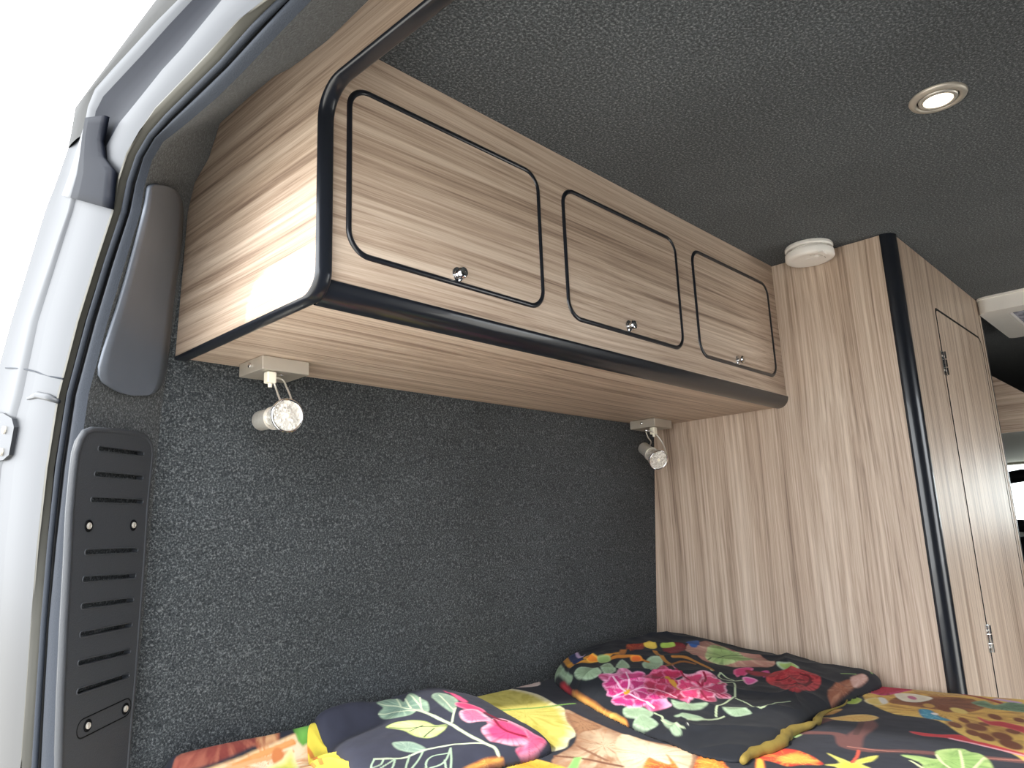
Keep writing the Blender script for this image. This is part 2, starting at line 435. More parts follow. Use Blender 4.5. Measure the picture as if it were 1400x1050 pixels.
# ---- cab end: windscreen, header, headliner
tag(G().box(4.72, 4.78, RIGHT_Y-0.05, 1.2, 0, 1.22).box(4.72, 4.78, RIGHT_Y-0.05, 1.2, 1.56, CEIL+0.04).build('wall_front', HEADLINER), kind='structure')
wnd = thing('window_1', (4.75, 0.25, 1.22), kind='structure')
G().box(4.745, 4.752, RIGHT_Y, 1.15, 1.22, 1.56).build('pane', GLASS, wnd)
tag(G().box(4.66, 4.72, RIGHT_Y, 1.1, 1.535, 1.585).build('trim_1', BEIGE, bevel=0.008), kind='structure')
# ================================================================ OVERHEAD LOCKER
FY = 0.738; X0 = 0.442; X1 = 1.745; UZ = 1.541
lk = thing('overhead_locker', (X0, 0.95, UZ), 'long wood-effect overhead locker with three black-edged flap doors on the carpeted wall', 'cupboard')
# end board with the pelmet that carries on across the roof
def fillet(c, r, a0, a1, n=10): return [(c[0]+r*math.cos(math.radians(a0+(a1-a0)*i/n)), c[1]+r*math.sin(math.radians(a0+(a1-a0)*i/n))) for i in range(n+1)]
R1, R2 = 0.03, 0.042; YF = 0.726; PZ = 1.807
path = [(wall_y(UZ)-0.001, UZ)]+fillet((YF+R1, UZ+R1), R1, 270, 180)+fillet((YF-R2, PZ-R2), R2, 0, 90)+[(0.3, PZ), (RIGHT_Y+0.002, PZ)]
outline = path+[(RIGHT_Y+0.002, CEIL-0.001), (1.02, CEIL-0.001), (1.05, 1.872), (1.082, 1.835), (wall_y(1.80)-0.001, 1.80)]
plate('end_panel', outline, [], lambda u, v, w: (X0+w, u, v), 0.018, WY, lk)
def edge_trim(name, path, xa, xb, out, parent):
    """half-round capping along a 2D (y, z) path, on its right-hand side"""
    rows = []; N = len(path)
    for i, (y, z) in enumerate(path):
        a = path[max(i-1, 0)]; b = path[min(i+1, N-1)]; t = Vector((b[0]-a[0], b[1]-a[1])).normalized(); nrm = Vector((t.y, -t.x))
        row = []
        for k in range(9):
            q = math.pi*k/8; d = -0.0012+out*math.sin(q)**0.6 if 0 < k < 8 else -0.0012
            x = (xa+xb)/2-(xb-xa)/2*math.cos(q)
            row.append((x, y-nrm.x*d*S_, z-nrm.y*d*S_))
        rows.append(row)
    return G().grid(rows).build(name, BLACK, parent, smooth=True)
S_ = 1.0 if True else -1.0
edge_trim('end_panel_trim', path, X0-0.0015, X0+0.0205, 0.005, lk)
DOORS = [(0.490, 0.862), (0.919, 1.283), (1.343, 1.705)]; DZ0, DZ1 = 1.604, 1.842
holes = [rrect(a, b, DZ0, DZ1, 0.034) for a, b in DOORS]
plate('front_panel', [(X0+0.019, UZ+0.02), (X1-0.001, UZ+0.02), (X1-0.001, CEIL-0.001), (X0+0.019, CEIL-0.001)], holes, lambda u, v, w: (u, FY+w, v), 0.016, WX, lk)
G().box(X0+0.019, X1-0.001, FY+0.02, wall_y(UZ)-0.003, UZ, UZ+0.015).build('bottom_panel', WX, lk)
G().box(X0+0.019, X1-0.001, FY+0.10, FY+0.105, UZ+0.02, CEIL-0.003).build('inner_back', DARK, lk)
rows = []
for x in (X0+0.0195, X1-0.0005):
    row = [(x, FY+0.010, UZ+0.0235), (x, FY-0.003, UZ+0.0235)]
    for i in range(13):
        a = math.radians(180+90*i/12); row.append((x, FY+0.022+0.026*math.cos(a), UZ+0.0225+0.0255*math.sin(a)))
    row += [(x, FY+0.026, UZ-0.0028), (x, FY+0.027, UZ+0.004)]
    rows.append(row)
o = G().grid(rows).build('bottom_edge_trim', BLACK, lk, smooth=True); auto_smooth(o, 50)
# little end cap of the round edge at the wardrobe
cap = [rows[1][i] for i in range(len(rows[1]))]
for a, b in DOORS:
    loop = rrect(a+0.0035, b-0.0035, DZ0+0.0035, DZ1-0.0035, 0.0305, 10)
    d = plate('flap_door', rrect(a+0.007, b-0.007, DZ0+0.007, DZ1-0.007, 0.027), [], lambda u, v, w: (u, FY-0.0005+w, v), 0.016, WX, lk)
    gg = G(); n_ = len(loop); v = []; f = []
    for i, (u, w) in enumerate(loop):
        p0 = Vector(loop[i-1]); p1 = Vector(loop[(i+1) % n_]); t = (p1-p0).normalized(); nr = Vector((t.y, -t.x))
        for k in range(7):
            q = math.pi*k/6; off = -0.0045*math.cos(q); v.append((u+nr.x*off, FY-0.0040*math.sin(q)+0.001, w+nr.y*off))
        v.append((u+nr.x*0.0045, FY+0.014, w+nr.y*0.0045)); v.append((u-nr.x*0.0045, FY+0.014, w-nr.y*0.0045))
    for i in range(n_):
        j = (i+1) % n_
        for k in range(9): f.append((i*9+k, i*9+(k+1) % 9, j*9+(k+1) % 9, j*9+k))
    gg.add(v, f); o = gg.build('door_gap_ring', BLACK, d, smooth=True)
    kx = (a+b)/2+0.026
    kp = {0: (629, 374), 1: (863, 445), 2: (1012, 492)}[DOORS.index((a, b))]
    c = on_y(kp, FY-0.006)
    kb = G().lathe((c[0], FY-0.0005, c[2]), (0, -1, 0), [(0, 0.0105), (0.002, 0.0105), (0.003, 0.009), (0.003, 0.0055), (0.0075, 0.005), (0.009, 0.0075), (0.012, 0.0085), (0.0145, 0.007), (0.0155, 0.003)], 24).build('knob', CHROME, d, smooth=True)
    kb['label'] = 'small chrome push knob'
    auto_smooth(kb, 40)

# ================================================================ WARDROBE
WXF = X1; WYF = 0.455; RT = 0.024; WX1 = 2.548
wd = thing('wardrobe', (WXF, 0.8, 0.0), 'tall wood-effect wardrobe with rounded black corner trim at the foot of the bed', 'wardrobe')
G().add([(WXF, WYF+RT-0.004, 0.0), (WXF, wall_y(0)-0.004, 0.0), (WXF, wall_y(1.80)-0.004, 1.80), (WXF, 1.03, CEIL-0.002), (WXF, WYF+RT-0.004, CEIL-0.002),
         (WXF+0.016, WYF+RT-0.004, 0.0), (WXF+0.016, wall_y(0)-0.004, 0.0), (WXF+0.016, wall_y(1.80)-0.004, 1.80), (WXF+0.016, 1.03, CEIL-0.002), (WXF+0.016, WYF+RT-0.004, CEIL-0.002)],
        [(0, 1, 2, 3, 4), (9, 8, 7, 6, 5), (0, 5, 6, 1), (1, 6, 7, 2), (2, 7, 8, 3), (3, 8, 9, 4), (4, 9, 5, 0)]).build('side_panel', WZ, wd)
rows = []
for z in (0.0, 0.6, 1.2, CEIL-0.001):
    row = [(WXF+0.004, WYF+RT+0.001, z), (WXF-0.0025, WYF+RT+0.001, z), (WXF-0.0035, WYF+RT-0.004, z)]
    for i in range(13):
        a = math.radians(180+90*i/12); row.append((WXF+RT+(RT+0.003)*math.cos(a), WYF+RT+(RT+0.003)*math.sin(a), z))
    row += [(WXF+RT+0.003, WYF-0.0035, z), (WXF+RT+0.005, WYF-0.002, z), (WXF+RT+0.005, WYF+0.004, z)]
    rows.append(row)
auto_smooth(G().grid(rows).build('corner_trim', BLACK, wd, smooth=True), 50)
DX0, DX1, DTOP = 2.020, 2.492, 1.777
dout = lambda e, r: [(DX0+e, 0.12+e), (DX1-e, 0.12+e)]+[(DX1-e-r+r*math.cos(math.radians(a)), DTOP-e-r+r*math.sin(math.radians(a))) for a in (0, 22, 45, 67, 90)]+[(DX0+e+0.012-0.012*math.cos(math.radians(a)), DTOP-e-0.012+0.012*math.sin(math.radians(a))) for a in (90, 45, 0)]
plate('front_panel', [(WXF+RT, 0.0), (2.515, 0.0), (2.515, CEIL-0.002), (WXF+RT, CEIL-0.002)], [dout(0, 0.035)], lambda u, v, w: (u, WYF+w, v), 0.016, WZ, wd)
dr = plate('door', dout(0.0063, 0.030), [], lambda u, v, w: (u, WYF-0.0005+w, v), 0.015, WZ, wd)
plate('door_gap_ring', dout(0.0005, 0.0345), [dout(0.0062, 0.030)], lambda u, v, w: (u, WYF-0.0008+w, v), 0.006, DARK, wd)  # dark-coloured ring drawn in place of the shade in the door gap
plate('door_reveal', dout(-0.004, 0.038), [], lambda u, v, w: (u, WYF+0.0065+w, v), 0.004, DARK, wd).location = (0, 0.012, 0)
for p in ((1290, 497), (1351, 873)):
    c = on_y(p, WYF)
    gg = G().box(DX0-0.014, DX0+0.014, WYF-0.0020, WYF-0.0006, c[2]-0.030, c[2]+0.030)
    h = gg.build('hinge', CHROME, dr)
    for i in range(3):
        G().lathe((DX0+0.002, WYF-0.0045, c[2]-0.030+i*0.0203), (0, 0, 1), [(0, 0.0038), (0.0185, 0.0038)], 10).build('knuckle', CHROME, h, smooth=False)
    for sx in (-1, 1):
        for sz in (-1, 1):
            G().lathe((DX0+sx*0.009, WYF-0.002, c[2]+sz*0.018), (0, -1, 0), [(0, 0.003), (0.001, 0.002)], 8).build('screw', STEEL, h)
G().box(2.5165, 2.5195, WYF+0.001, WYF+0.03, 0.0, CEIL-0.002).build('edge_strip', BLACK, wd)
G().box(2.520, 2.536, WYF-0.001, wall_y(0)-0.05, 0.0, CEIL-0.002).build('end_board', WZ, wd)
G().box(2.5365, 2.541, WYF-0.002, WYF+0.02, 0.0, CEIL-0.09).build('edge_strip', BLACK, wd)
# ---- shelf over the cab, its lip shows past the wardrobe
fl = thing('cab_shelf', (3.0, 0.4, 1.54), 'dim wood-effect lip of the shelf over the cab, seen past the wardrobe', 'shelf')
tp = [on_x(p, 3.0) for p in ((1330, 500), (1362, 517), (1400, 537), (1440, 557), (1500, 575))]
bt = [on_x(p, 3.0) for p in ((1500, 580), (1440, 585.5), (1400, 589), (1372, 592), (1330, 596))]
lip = [(float(q[1]), float(q[2])) for q in tp+bt]
plate('lip', lip, [], lambda u, v, w: (3.0+w, u, v), 0.016, WY, fl)
zb = float(bt[2][2])
G().box(3.017, 4.62, RIGHT_Y+0.01, 1.08, zb+0.002, zb+0.017).build('shelf_board', HEADLINER, fl)
G().box(4.60, 4.62, RIGHT_Y+0.01, 1.08, zb+0.018, CEIL-0.002).build('shelf_dark_screen', CARPET, fl)  # board added only to keep the space above the shelf dark

# ================================================================ SPOTLIGHTS
def spotlight(x0, y0, c, fdir, tx, label):
    c = Vector(c); fd = Vector(fdir).normalized()
    W, D, H = 0.080, 0.076, 0.022
    t = thing('reading_spotlight', (x0+W/2, y0+D/2, UZ), label, 'spotlight')
    b = G().box(x0, x0+W, y0, y0+D, UZ-H, UZ-0.0005).build('base', NICKEL, t, bevel=0.0012)
    G().lathe((x0-0.0005, y0+D*0.52, UZ-H*0.45), (-1, 0, 0), [(0, 0.0038), (0.002, 0.0034), (0.003, 0.0015)], 12).build('screw', CHROME, b)
    cx, cy = tx
    G().box(cx-0.0075, cx+0.0075, cy-0.007, cy+0.007, UZ-H-0.019, UZ-H-0.001).build('terminal_block', CERAMIC, t, bevel=0.002)
    G().lathe((cx, cy, UZ-H-0.0188), (0, 0, -1), [(0, 0.0035), (0.006, 0.003)], 10).build('terminal_nut', CERAMIC, t)
    up = Vector((0, 0, 1)); side = fd.cross(up).normalized(); upv = side.cross(fd).normalized()
    # lamp head: holder, bulb, lens
    hb = c-fd*0.085
    hd = G().lathe(hb, fd, [(0, 0.0145), (0.001, 0.0155), (0.034, 0.0155), (0.035, 0.0148), (0.040, 0.0148), (0.041, 0.018), (0.044, 0.018)], 28).build('lamp_holder', STEEL, t, smooth=True); auto_smooth(hd, 40)
    bl = G().lathe(hb, fd, [(0.0442, 0.0150), (0.052, 0.0155), (0.058, 0.0175), (0.068, 0.0215), (0.076, 0.0235), (0.080, 0.0245), (0.0845, 0.0245), (0.085, 0.0225), (0.083, 0.0222)], 32, caps=False).build('bulb', FACET, t, smooth=True)
    ln = G().lathe(c-fd*0.0022, fd, [(0, 0.0222), (0.0006, 0.0180), (0.0012, 0.010), (0.0014, 0.0001)], 32, caps=False).build('lens', FACET, bl, smooth=True)
    G().lathe(c-fd*0.0012, fd, [(0, 0.0045), (0.002, 0.004), (0.0025, 0.002)], 16).build('lens_nib', CERAMIC, bl, smooth=True)
    G().lathe(c-fd*0.003, fd, [(0, 0.0252), (0.004, 0.0255), (0.0045, 0.0235), (0.003, 0.0225)], 32, caps=False).build('bulb_rim', CHROME, bl, smooth=True)
    return t, c, fd, side, upv
def rod(t, pts):
    P = [Vector(p) for p in pts]; out = []
    for i in range(len(P)-1):
        a = P[max(i-1, 0)]; b = P[i]; c = P[i+1]; d = P[min(i+2, len(P)-1)]
        for k in range(5):
            u = k/5; out.append(0.5*((2*b)+(c-a)*u+(2*a-5*b+4*c-d)*u*u+(3*b-a-3*c+d)*u**3))
    out.append(P[-1])
    return G().tube(out, 0.0016, 8).build('arm', STEEL, t, smooth=True)
yb = 1.026
c = on_y((393, 568), 0.985)
t, c, fd, sd, uv = spotlight(0.534, yb, c, (-0.03, -1.0, -0.05), (0.553, 1.037), 'reading spotlight under the locker beside its end board, lamp turned out level')
q = [on_y(p, y) for p, y in (((373, 519), 1.036), ((377, 530), 1.034), ((381, 542), 1.024), ((385, 552), 1.014))]; rod(t, q)
q = [on_y(p, y) for p, y in (((372, 516), 1.040), ((386, 519), 1.042), ((392, 530), 1.034), ((397, 542), 1.024), ((400, 552), 1.012))]; rod(t, q)
q = [on_y(p, y) for p, y in (((372, 507), 1.052), ((376, 512), 1.05), ((386, 513), 1.05), ((391, 506), 1.052))]; G().tube(q, 0.0014, 8).build('bracket', CHROME, t, smooth=True)
c = on_y((900.5, 629), 1.0)
t, c, fd, sd, uv = spotlight(1.604, yb, c, (-0.42, -0.75, -0.45), (1.597+0.02, 1.040), 'reading spotlight under the locker beside the wardrobe, lamp tipped downwards')
q = [on_y(p, y) for p, y in (((883, 590), 1.045), ((886, 598), 1.045), ((890, 604), 1.05), ((888, 610), 1.06), ((885.5, 615), 1.062))]; rod(t, q)
q = [on_y(p, y) for p, y in (((890, 590), 1.038), ((897, 594), 1.034), ((904, 603), 1.026), ((909, 613), 1.018), ((912, 624), 1.010))]; rod(t, q)
G().tube([on_y((882, 588), 1.045), on_y((891, 590), 1.038)], 0.0022, 8).build('bracket', CHROME, t, smooth=True)

# ================================================================ CEILING FITTINGS
dl = thing('ceiling_downlight', (1.228, 0.224, CEIL), 'round satin metal downlight with cream lens recessed in the ceiling carpet', 'downlight')
c = (1.229, 0.2255, CEIL)
o = G().lathe(c, (0, 0, -1), [(0.0, 0.0405), (0.0015, 0.0410), (0.0045, 0.0395), (0.0065, 0.0340), (0.0060, 0.0305), (0.0035, 0.0295), (0.0, 0.0295)], 48, caps=False).build('rim', NICKEL, dl, smooth=True)
o = G().lathe(c, (0, 0, -1), [(0.0005, 0.0295), (0.001, 0.0292), (0.001, 0.0275)], 48, caps=False).build('shadow_gap', DARK, dl)
o = G().lathe(c, (0, 0, -1), [(0.0008, 0.0278), (0.0060, 0.0272), (0.0066, 0.0215), (0.0052, 0.0208)], 48, caps=False).build('inner_ring', STEEL, dl, smooth=True)
o = G().lathe(c, (0, 0, -1), [(0.003, 0.0212), (0.0058, 0.0208), (0.0066, 0.018), (0.0070, 0.008), (0.0071, 0.0001)], 48, caps=False).build('lens', LENS, dl, smooth=True)

sm = thing('smoke_alarm', (1.688, 0.622, CEIL), 'round white smoke alarm on the ceiling against the wardrobe top', 'smoke alarm')
c = (1.6885, 0.620, CEIL); rs = 0.0535
auto_smooth(G().lathe(c, (0, 0, -1), [(0.0005, rs*0.97), (0.003, rs), (0.008, rs), (0.0105, rs*0.96), (0.0105, rs*0.80), (0.018, rs*0.80)], 56).build('mounting_ring', WHITE, sm), 40)
auto_smooth(G().lathe(c, (0, 0, -1), [(0.0165, rs*0.82), (0.0165, rs*0.97), (0.018, rs*1.01), (0.030, rs*1.02), (0.033, rs*0.98), (0.0345, rs*0.90), (0.0350, rs*0.80), (0.0346, rs*0.78), (0.0346, rs*0.30), (0.0352, rs*0.29), (0.0352, 0.0001)], 56, caps=False).build('body', WHITE, sm), 45)
for i in range(3):
    a0 = math.radians(200+i*35)
    pts = [(c[0]+rs*0.62*math.cos(a0+k*0.09), c[1]+rs*0.62*math.sin(a0+k*0.09), CEIL-0.0347) for k in range(5)]
    G().tube(pts, 0.0007, 6).build('sounder_slot', simple('grey_slot', (168, 160, 152)), sm)
G().lathe((c[0]-0.012, c[1]-0.02, CEIL-0.0345), (0, 0, -1), [(0, 0.006), (0.0015, 0.0055), (0.002, 0.003)], 20).build('test_button', WHITE, sm, smooth=True)
G().box(c[0]-0.040, c[0]-0.012, c[1]-0.044, c[1]-0.034, CEIL-0.0362, CEIL-0.0335).build('label_tab', WHITE, sm, bevel=0.0006)

rv = thing('roof_vent', (2.72, 0.25, CEIL), 'white square roof vent with a grey insect screen in the ceiling past the wardrobe', 'roof vent')
VX0, VX1, VY1, VY0, VZ = 2.545, 2.945, 0.448, 0.05, 1.852
VX0 = 2.50; VY1 = 0.4525
fr = plate('frame', rrect(VX0, VX1, VY0, VY1, 0.025), [rrect(VX0+0.062, VX1-0.062, VY0+0.062, VY1-0.062, 0.01)], lambda u, v, w: (u, v, VZ+w), 0.046, WHITE, rv)
plate('ceiling_flange', rrect(VX0-0.006, VX1+0.006, VY0-0.006, VY1+0.0015, 0.028), [rrect(VX0+0.062, VX1-0.062, VY0+0.062, VY1-0.062, 0.01)], lambda u, v, w: (u, v, CEIL-0.007+w), 0.006, WHITE, rv)
def screen_mat():
    mt, nt, b = new_mat('insect_screen'); L = nt.links.new; N = nt.nodes.new
    geo = N('ShaderNodeNewGeometry'); n = N('ShaderNodeTexNoise'); n.inputs['Scale'].default_value = 22; n.inputs['Detail'].default_value = 4; n.inputs['Distortion'].default_value = 1.5
    L(geo.outputs['Position'], n.inputs['Vector']); cr = N('ShaderNodeValToRGB'); L(n.outputs['Fac'], cr.inputs['Fac'])
    cr.color_ramp.elements[0].position = 0.42; cr.color_ramp.elements[0].color = rgba((70, 74, 92)); cr.color_ramp.elements[1].position = 0.62; cr.color_ramp.elements[1].color = rgba((190, 192, 208))
    L(cr.outputs['Color'], b.inputs['Base Color']); b.inputs['Roughness'].default_value = 0.5
    return mt
G().box(VX0+0.06, VX1-0.06, VY0+0.06, VY1-0.06, VZ+0.012, VZ+0.016).build('insect_screen', screen_mat(), rv)
plate('screen_frame', rrect(VX0+0.0625, VX1-0.0625, VY0+0.0625, VY1-0.0625, 0.008), [rrect(VX0+0.068, VX1-0.068, VY0+0.068, VY1-0.068, 0.006)], lambda u, v, w: (u, v, VZ+w), 0.012, WHITE, rv)

# ================================================================ REAR PILLAR FITTINGS
from mathutils.bvhtree import BVHTree
_v = [Vector(q) for q in [tuple(x) for x in np.array([list(p.co) for p in wr.data.vertices])]]
bvh = BVHTree.FromPolygons(_v, [tuple(p.vertices) for p in wr.data.polygons])
def on_lining(p, lift):
    d = Vector(ray(*p)).normalized(); h = bvh.ray_cast(Vector((0, 0, CAM_Z)), d)
    if h[0] is None: return None
    n = h[1]
    if n.dot(d) > 0: n = -n
    return np.array(h[0]+n*lift), np.array(n)
# blanking plate over the upper pillar hole
prof = [(250, 205, 213), (252, 200, 224), (256, 198, 231), (262, 196, 238), (275, 194, 244), (290, 192, 245.5), (335, 180, 243), (380, 168, 236), (420, 156, 231), (450, 146.5, 228.5), (480, 135, 225.5), (500, 131.5, 223), (512, 131, 221), (522, 136, 217.5), (530, 148, 213), (536, 160, 207), (539, 172, 201), (540, 180, 193)]
rows = []
for y, xa_, xb_ in prof:
    row = []
    for i in range(9):
        px_ = xa_+(xb_-xa_)*i/8; h = on_lining((px_, y), 0.004)
        while h is None: px_ += 1.0; h = on_lining((px_, y), 0.004)
        row.append(h[0])
    rows.append(row)
bp = G().grid(rows).build('blanking_plate', PLATE, None, smooth=True, loc=tuple(rows[-1][4]))
so = bp.modifiers.new('s', 'SOLIDIFY'); so.thickness = 0.004; so.offset = 0
tag(bp, 'smooth dark elongated blanking plate on the carpeted pillar beside the locker end', 'panel')
# vent grille: best plane through the lower pillar lining
pts = np.array([on_lining(p, 0.0)[0] for p in ((110, 620), (200, 620), (100, 800), (190, 800), (95, 960), (172, 960), (150, 700), (140, 880))])
cen = pts.mean(0); nrm = np.linalg.svd(pts-cen)[2][2]
if np.dot(nrm, -cen+np.array([0, 0, CAM_Z])) < 0: nrm = -nrm
ev = np.array([0, 0, 1.0]); ev = ev-nrm*np.dot(ev, nrm); ev /= np.linalg.norm(ev); eu = np.cross(ev, nrm)
lift = 0.019
po = cen+nrm*lift
def uv(p):
    q = on_plane(p, po, nrm)-cen; return (float(np.dot(q, eu)), float(np.dot(q, ev)))
def from_uv(u, v, w): return cen+eu*u+ev*v+nrm*(lift-w)
vg = thing('vent_grille', tuple(cen+eu*0+ev*(-0.3)), 'black slotted plastic vent cover screwed to the carpeted rear pillar', 'vent')
ol = [uv(p) for p in ((84, 1130), (84, 1050), (87, 950), (91.5, 850), (96, 770), (99, 700), (104, 645), (107, 620), (112, 603), (119, 592), (129, 588), (160, 590), (190, 594), (201, 598), (207, 607), (209, 620), (205, 660), (202, 690), (197, 770), (191, 850), (185, 930), (180, 985), (175, 1050), (169, 1130))]
sl = [((134, 613), (197, 620.5)), ((129, 648), (196, 653.5)), ((124, 683), (196, 686)), ((116, 755), (189, 752)), ((113, 792), (186, 787)), ((111, 829), (183, 820)), ((109, 868), (181, 854)), ((106.5, 907), (179, 890)), ((105, 946), (177, 923))]
hs = []
for a, b in sl:
    A = Vector(uv(a)); B = Vector(uv(b)); t = (B-A).normalized(); n_ = Vector((-t.y, t.x)); r_ = 0.0036; lp = []
    A += t*r_; B -= t*r_
    for k in range(7): q = math.pi*(k/6)+math.pi/2; lp.append(tuple(A+t*r_*math.cos(q)+n_*r_*math.sin(q)))
    for k in range(7): q = math.pi*(k/6)-math.pi/2; lp.append(tuple(B+t*r_*math.cos(q)+n_*r_*math.sin(q)))
    hs.append(lp)
gp = plate('cover', ol, hs, from_uv, 0.010, PLASTIC, vg)
def inset(loop, d):
    c_ = np.mean(np.array(loop), 0); out = []
    N_ = len(loop)
    for i in range(N_):
        p0 = Vector(loop[i-1]); p1 = Vector(loop[(i+1) % N_]); t = (p1-p0).normalized(); n_ = Vector((-t.y, t.x))
        out.append((loop[i][0]-n_.x*d, loop[i][1]-n_.y*d))
    return out
rim = [from_uv(u, v, 0.0035) for u, v in inset(ol, 0.0)]
G().tube([Vector(r) for r in rim], 0.0048, 8, closed=True).build('cover_edge', PLASTIC, vg, smooth=True)
for lp, (a, b) in zip(hs, sl):
    G().tube([Vector(from_uv(u, v, 0.0002)) for u, v in lp], 0.0011, 6, closed=True).build('slot_lip', PLASTIC, gp, smooth=True)
for p in ((121, 719), (182, 718), (119.5, 992), (171, 969)):
    u, v = uv(p); o_ = from_uv(u, v, -0.0001)
    s_ = G().lathe(o_, nrm, [(0, 0.0075), (0.0008, 0.0075), (0.0012, 0.0066), (0.0004, 0.0055)], 20).build('screw_cup', RUBBER, vg, smooth=True)
    G().lathe(o_+nrm*0.0004, nrm, [(0, 0.0042), (0.0016, 0.0040), (0.0024, 0.0028), (0.0018, 0.0012)], 12).build('screw', STEEL, s_)
lp = []
A = Vector(uv((107, 999))); B = Vector(uv((177, 965))); t_ = (B-A).normalized(); n_ = Vector((-t_.y, t_.x))
for k in range(9): q = math.pi*(k/8)+math.pi/2; lp.append(tuple(A+t_*0.011*math.cos(q)+n_*0.011*math.sin(q)+t_*0.008))
for k in range(9): q = math.pi*(k/8)-math.pi/2; lp.append(tuple(B+t_*0.011*math.cos(q)+n_*0.011*math.sin(q)-t_*0.008))
G().tube([Vector(from_uv(u, v, 0.0002)) for u, v in lp], 0.0009, 6, closed=True).build('recess_outline', RUBBER, gp, smooth=True)
# ================================================================ BED
def vnoise(x, y, seed=0):
    xi = np.floor(x).astype(np.int64); yi = np.floor(y).astype(np.int64); fx = x-xi; fy = y-yi
    def h(a, b):
        n = (a*374761393+b*668265263+seed*1442695041) & 0x7fffffff
        n = ((n ^ (n >> 13))*1274126177) & 0x7fffffff
        return ((n ^ (n >> 16)) & 0xffff)/65535.0
    ux = fx*fx*(3-2*fx); uy = fy*fy*(3-2*fy)
    return (h(xi, yi)*(1-ux)+h(xi+1, yi)*ux)*(1-uy)+(h(xi, yi+1)*(1-ux)+h(xi+1, yi+1)*ux)*uy
def fbm(x, y, seed=0, o=4):
    s = 0; a = 0.5
    for i in range(o): s = s+a*vnoise(x*2**i, y*2**i, seed+i); a *= 0.5
    return s/0.9375
def sstep(a, b, t):
    t = np.clip((t-a)/(b-a), 0, 1); return t*t*(3-2*t)
def h_base(x, y):
    z = 0.926+0.022*sstep(0.75, 1.12, y)+0.006*(fbm(x*5, y*5, 3)-0.5)+0.003*(fbm(x*14, y*9, 8)-0.5)
    roll = sstep(0.86, 0.74, x)*np.exp(-((y-1.118)/0.028)**2)*0.026
    dip = sstep(0.86, 0.74, x)*np.exp(-((y-1.06)/0.03)**2)*(-0.012)
    return z+roll+dip
def close_sheet(V, nr, nc, colr, zb):
    idx = np.concatenate([np.arange(nc), np.arange(1, nr)*nc+nc-1, (nr-1)*nc+np.arange(nc-2, -1, -1), np.arange(nr-2, 0, -1)*nc])
    B = V[idx].copy(); B[:, 2] = np.minimum(B[:, 2]-0.004, zb); n0 = len(V); m_ = len(idx); k = np.arange(m_); k2 = (k+1) % m_
    side = np.stack([idx[k], n0+k, n0+k2, idx[k2]], 1)
    C_ = np.array([[B[:, 0].mean(), B[:, 1].mean(), zb]]); e_ = np.arange(0, m_, 2)
    fan = np.stack([np.full(len(e_), n0+m_), n0+(e_+2) % m_, n0+(e_+1) % m_, n0+e_], 1)
    V2 = np.concatenate([V, B, C_]); c2_ = np.concatenate([colr, colr[idx], colr[:1]])
    return V2, np.concatenate([gridfaces(nr, nc), side, fan]), c2_
def close_mound(M, V, ns, nr, colr):
    parts = [V]; cs = [colr]; fs = [gridfaces(nr, ns, wrap=True)]; prev = (nr-1)*ns+np.arange(ns); n0 = len(V)
    for r in (0.93, 0.75, 0.5, 0.25, 0.02):
        a = np.linspace(-np.pi, np.pi, ns, endpoint=False); R = M.rad(a)*r; x = M.c[0]+R*np.cos(a); y = M.c[1]+R*np.sin(a)
        parts.append(np.stack([x, y, h_base(x, y)+0.0012], 1)); cs.append(colr[:ns]); cur = n0+np.arange(ns)
        fs.append(np.stack([prev, np.roll(prev, -1), np.roll(cur, -1), cur], 1)); prev = cur; n0 += ns
    return np.concatenate(parts), np.concatenate(fs), np.concatenate(cs)
class Mound:
    """rumpled piece of bedding on the bed: star-shaped outline, puffed height"""
    def __init__(s, outline, cen, H, wr, seed):
        P = np.array(outline, float); s.c = np.array(cen); N = len(P); out = []
        for i in range(N):
            a, b, c, d = P[i-1], P[i], P[(i+1) % N], P[(i+2) % N]
            for k in range(12):
                u = k/12; out.append(0.5*(2*b+(c-a)*u+(2*a-5*b+4*c-d)*u*u+(3*b-a-3*c+d)*u**3))
        O = np.array(out)-s.c; an = np.arctan2(O[:, 1], O[:, 0]); R = np.hypot(O[:, 0], O[:, 1]); i = np.argsort(an)
        s.an = np.concatenate([an[i]-2*np.pi, an[i], an[i]+2*np.pi]); s.R = np.tile(R[i], 3); s.H = H; s.wr = wr; s.seed = seed
    def rad(s, a): return np.interp(a, s.an, s.R)
    def height(s, x, y):
        dx = x-s.c[0]; dy = y-s.c[1]; r = np.hypot(dx, dy)/s.rad(np.arctan2(dy, dx)); r = np.minimum(r, 1.0)
        prof = (1-r**5)**0.5
        w = s.wr(x, y)
        return np.where(r < 1, h_base(x, y)+0.002+prof*(s.H(x, y)+w), h_base(x, y))
    def verts(s, ns, nr):
        a = np.linspace(-np.pi, np.pi, ns, endpoint=False); R = s.rad(a); r = 1-(1-np.linspace(0, 1, nr))**1.15
        X = s.c[0]+np.outer(r, R*np.cos(a)); Y = s.c[1]+np.outer(r, R*np.sin(a)); return X, Y
def march(p, hf):
    """first point where the sight line of a picture point meets the cloth"""
    d = ray(*p); t = np.linspace(0.55, 2.6, 1400)/np.linalg.norm(d); x = d[0]*t; y = d[1]*t; z = CAM_Z+d[2]*t
    k = np.nonzero(z < hf(x, y))[0]
    i = k[0] if len(k) else len(t)-1
    return (x[i], y[i])
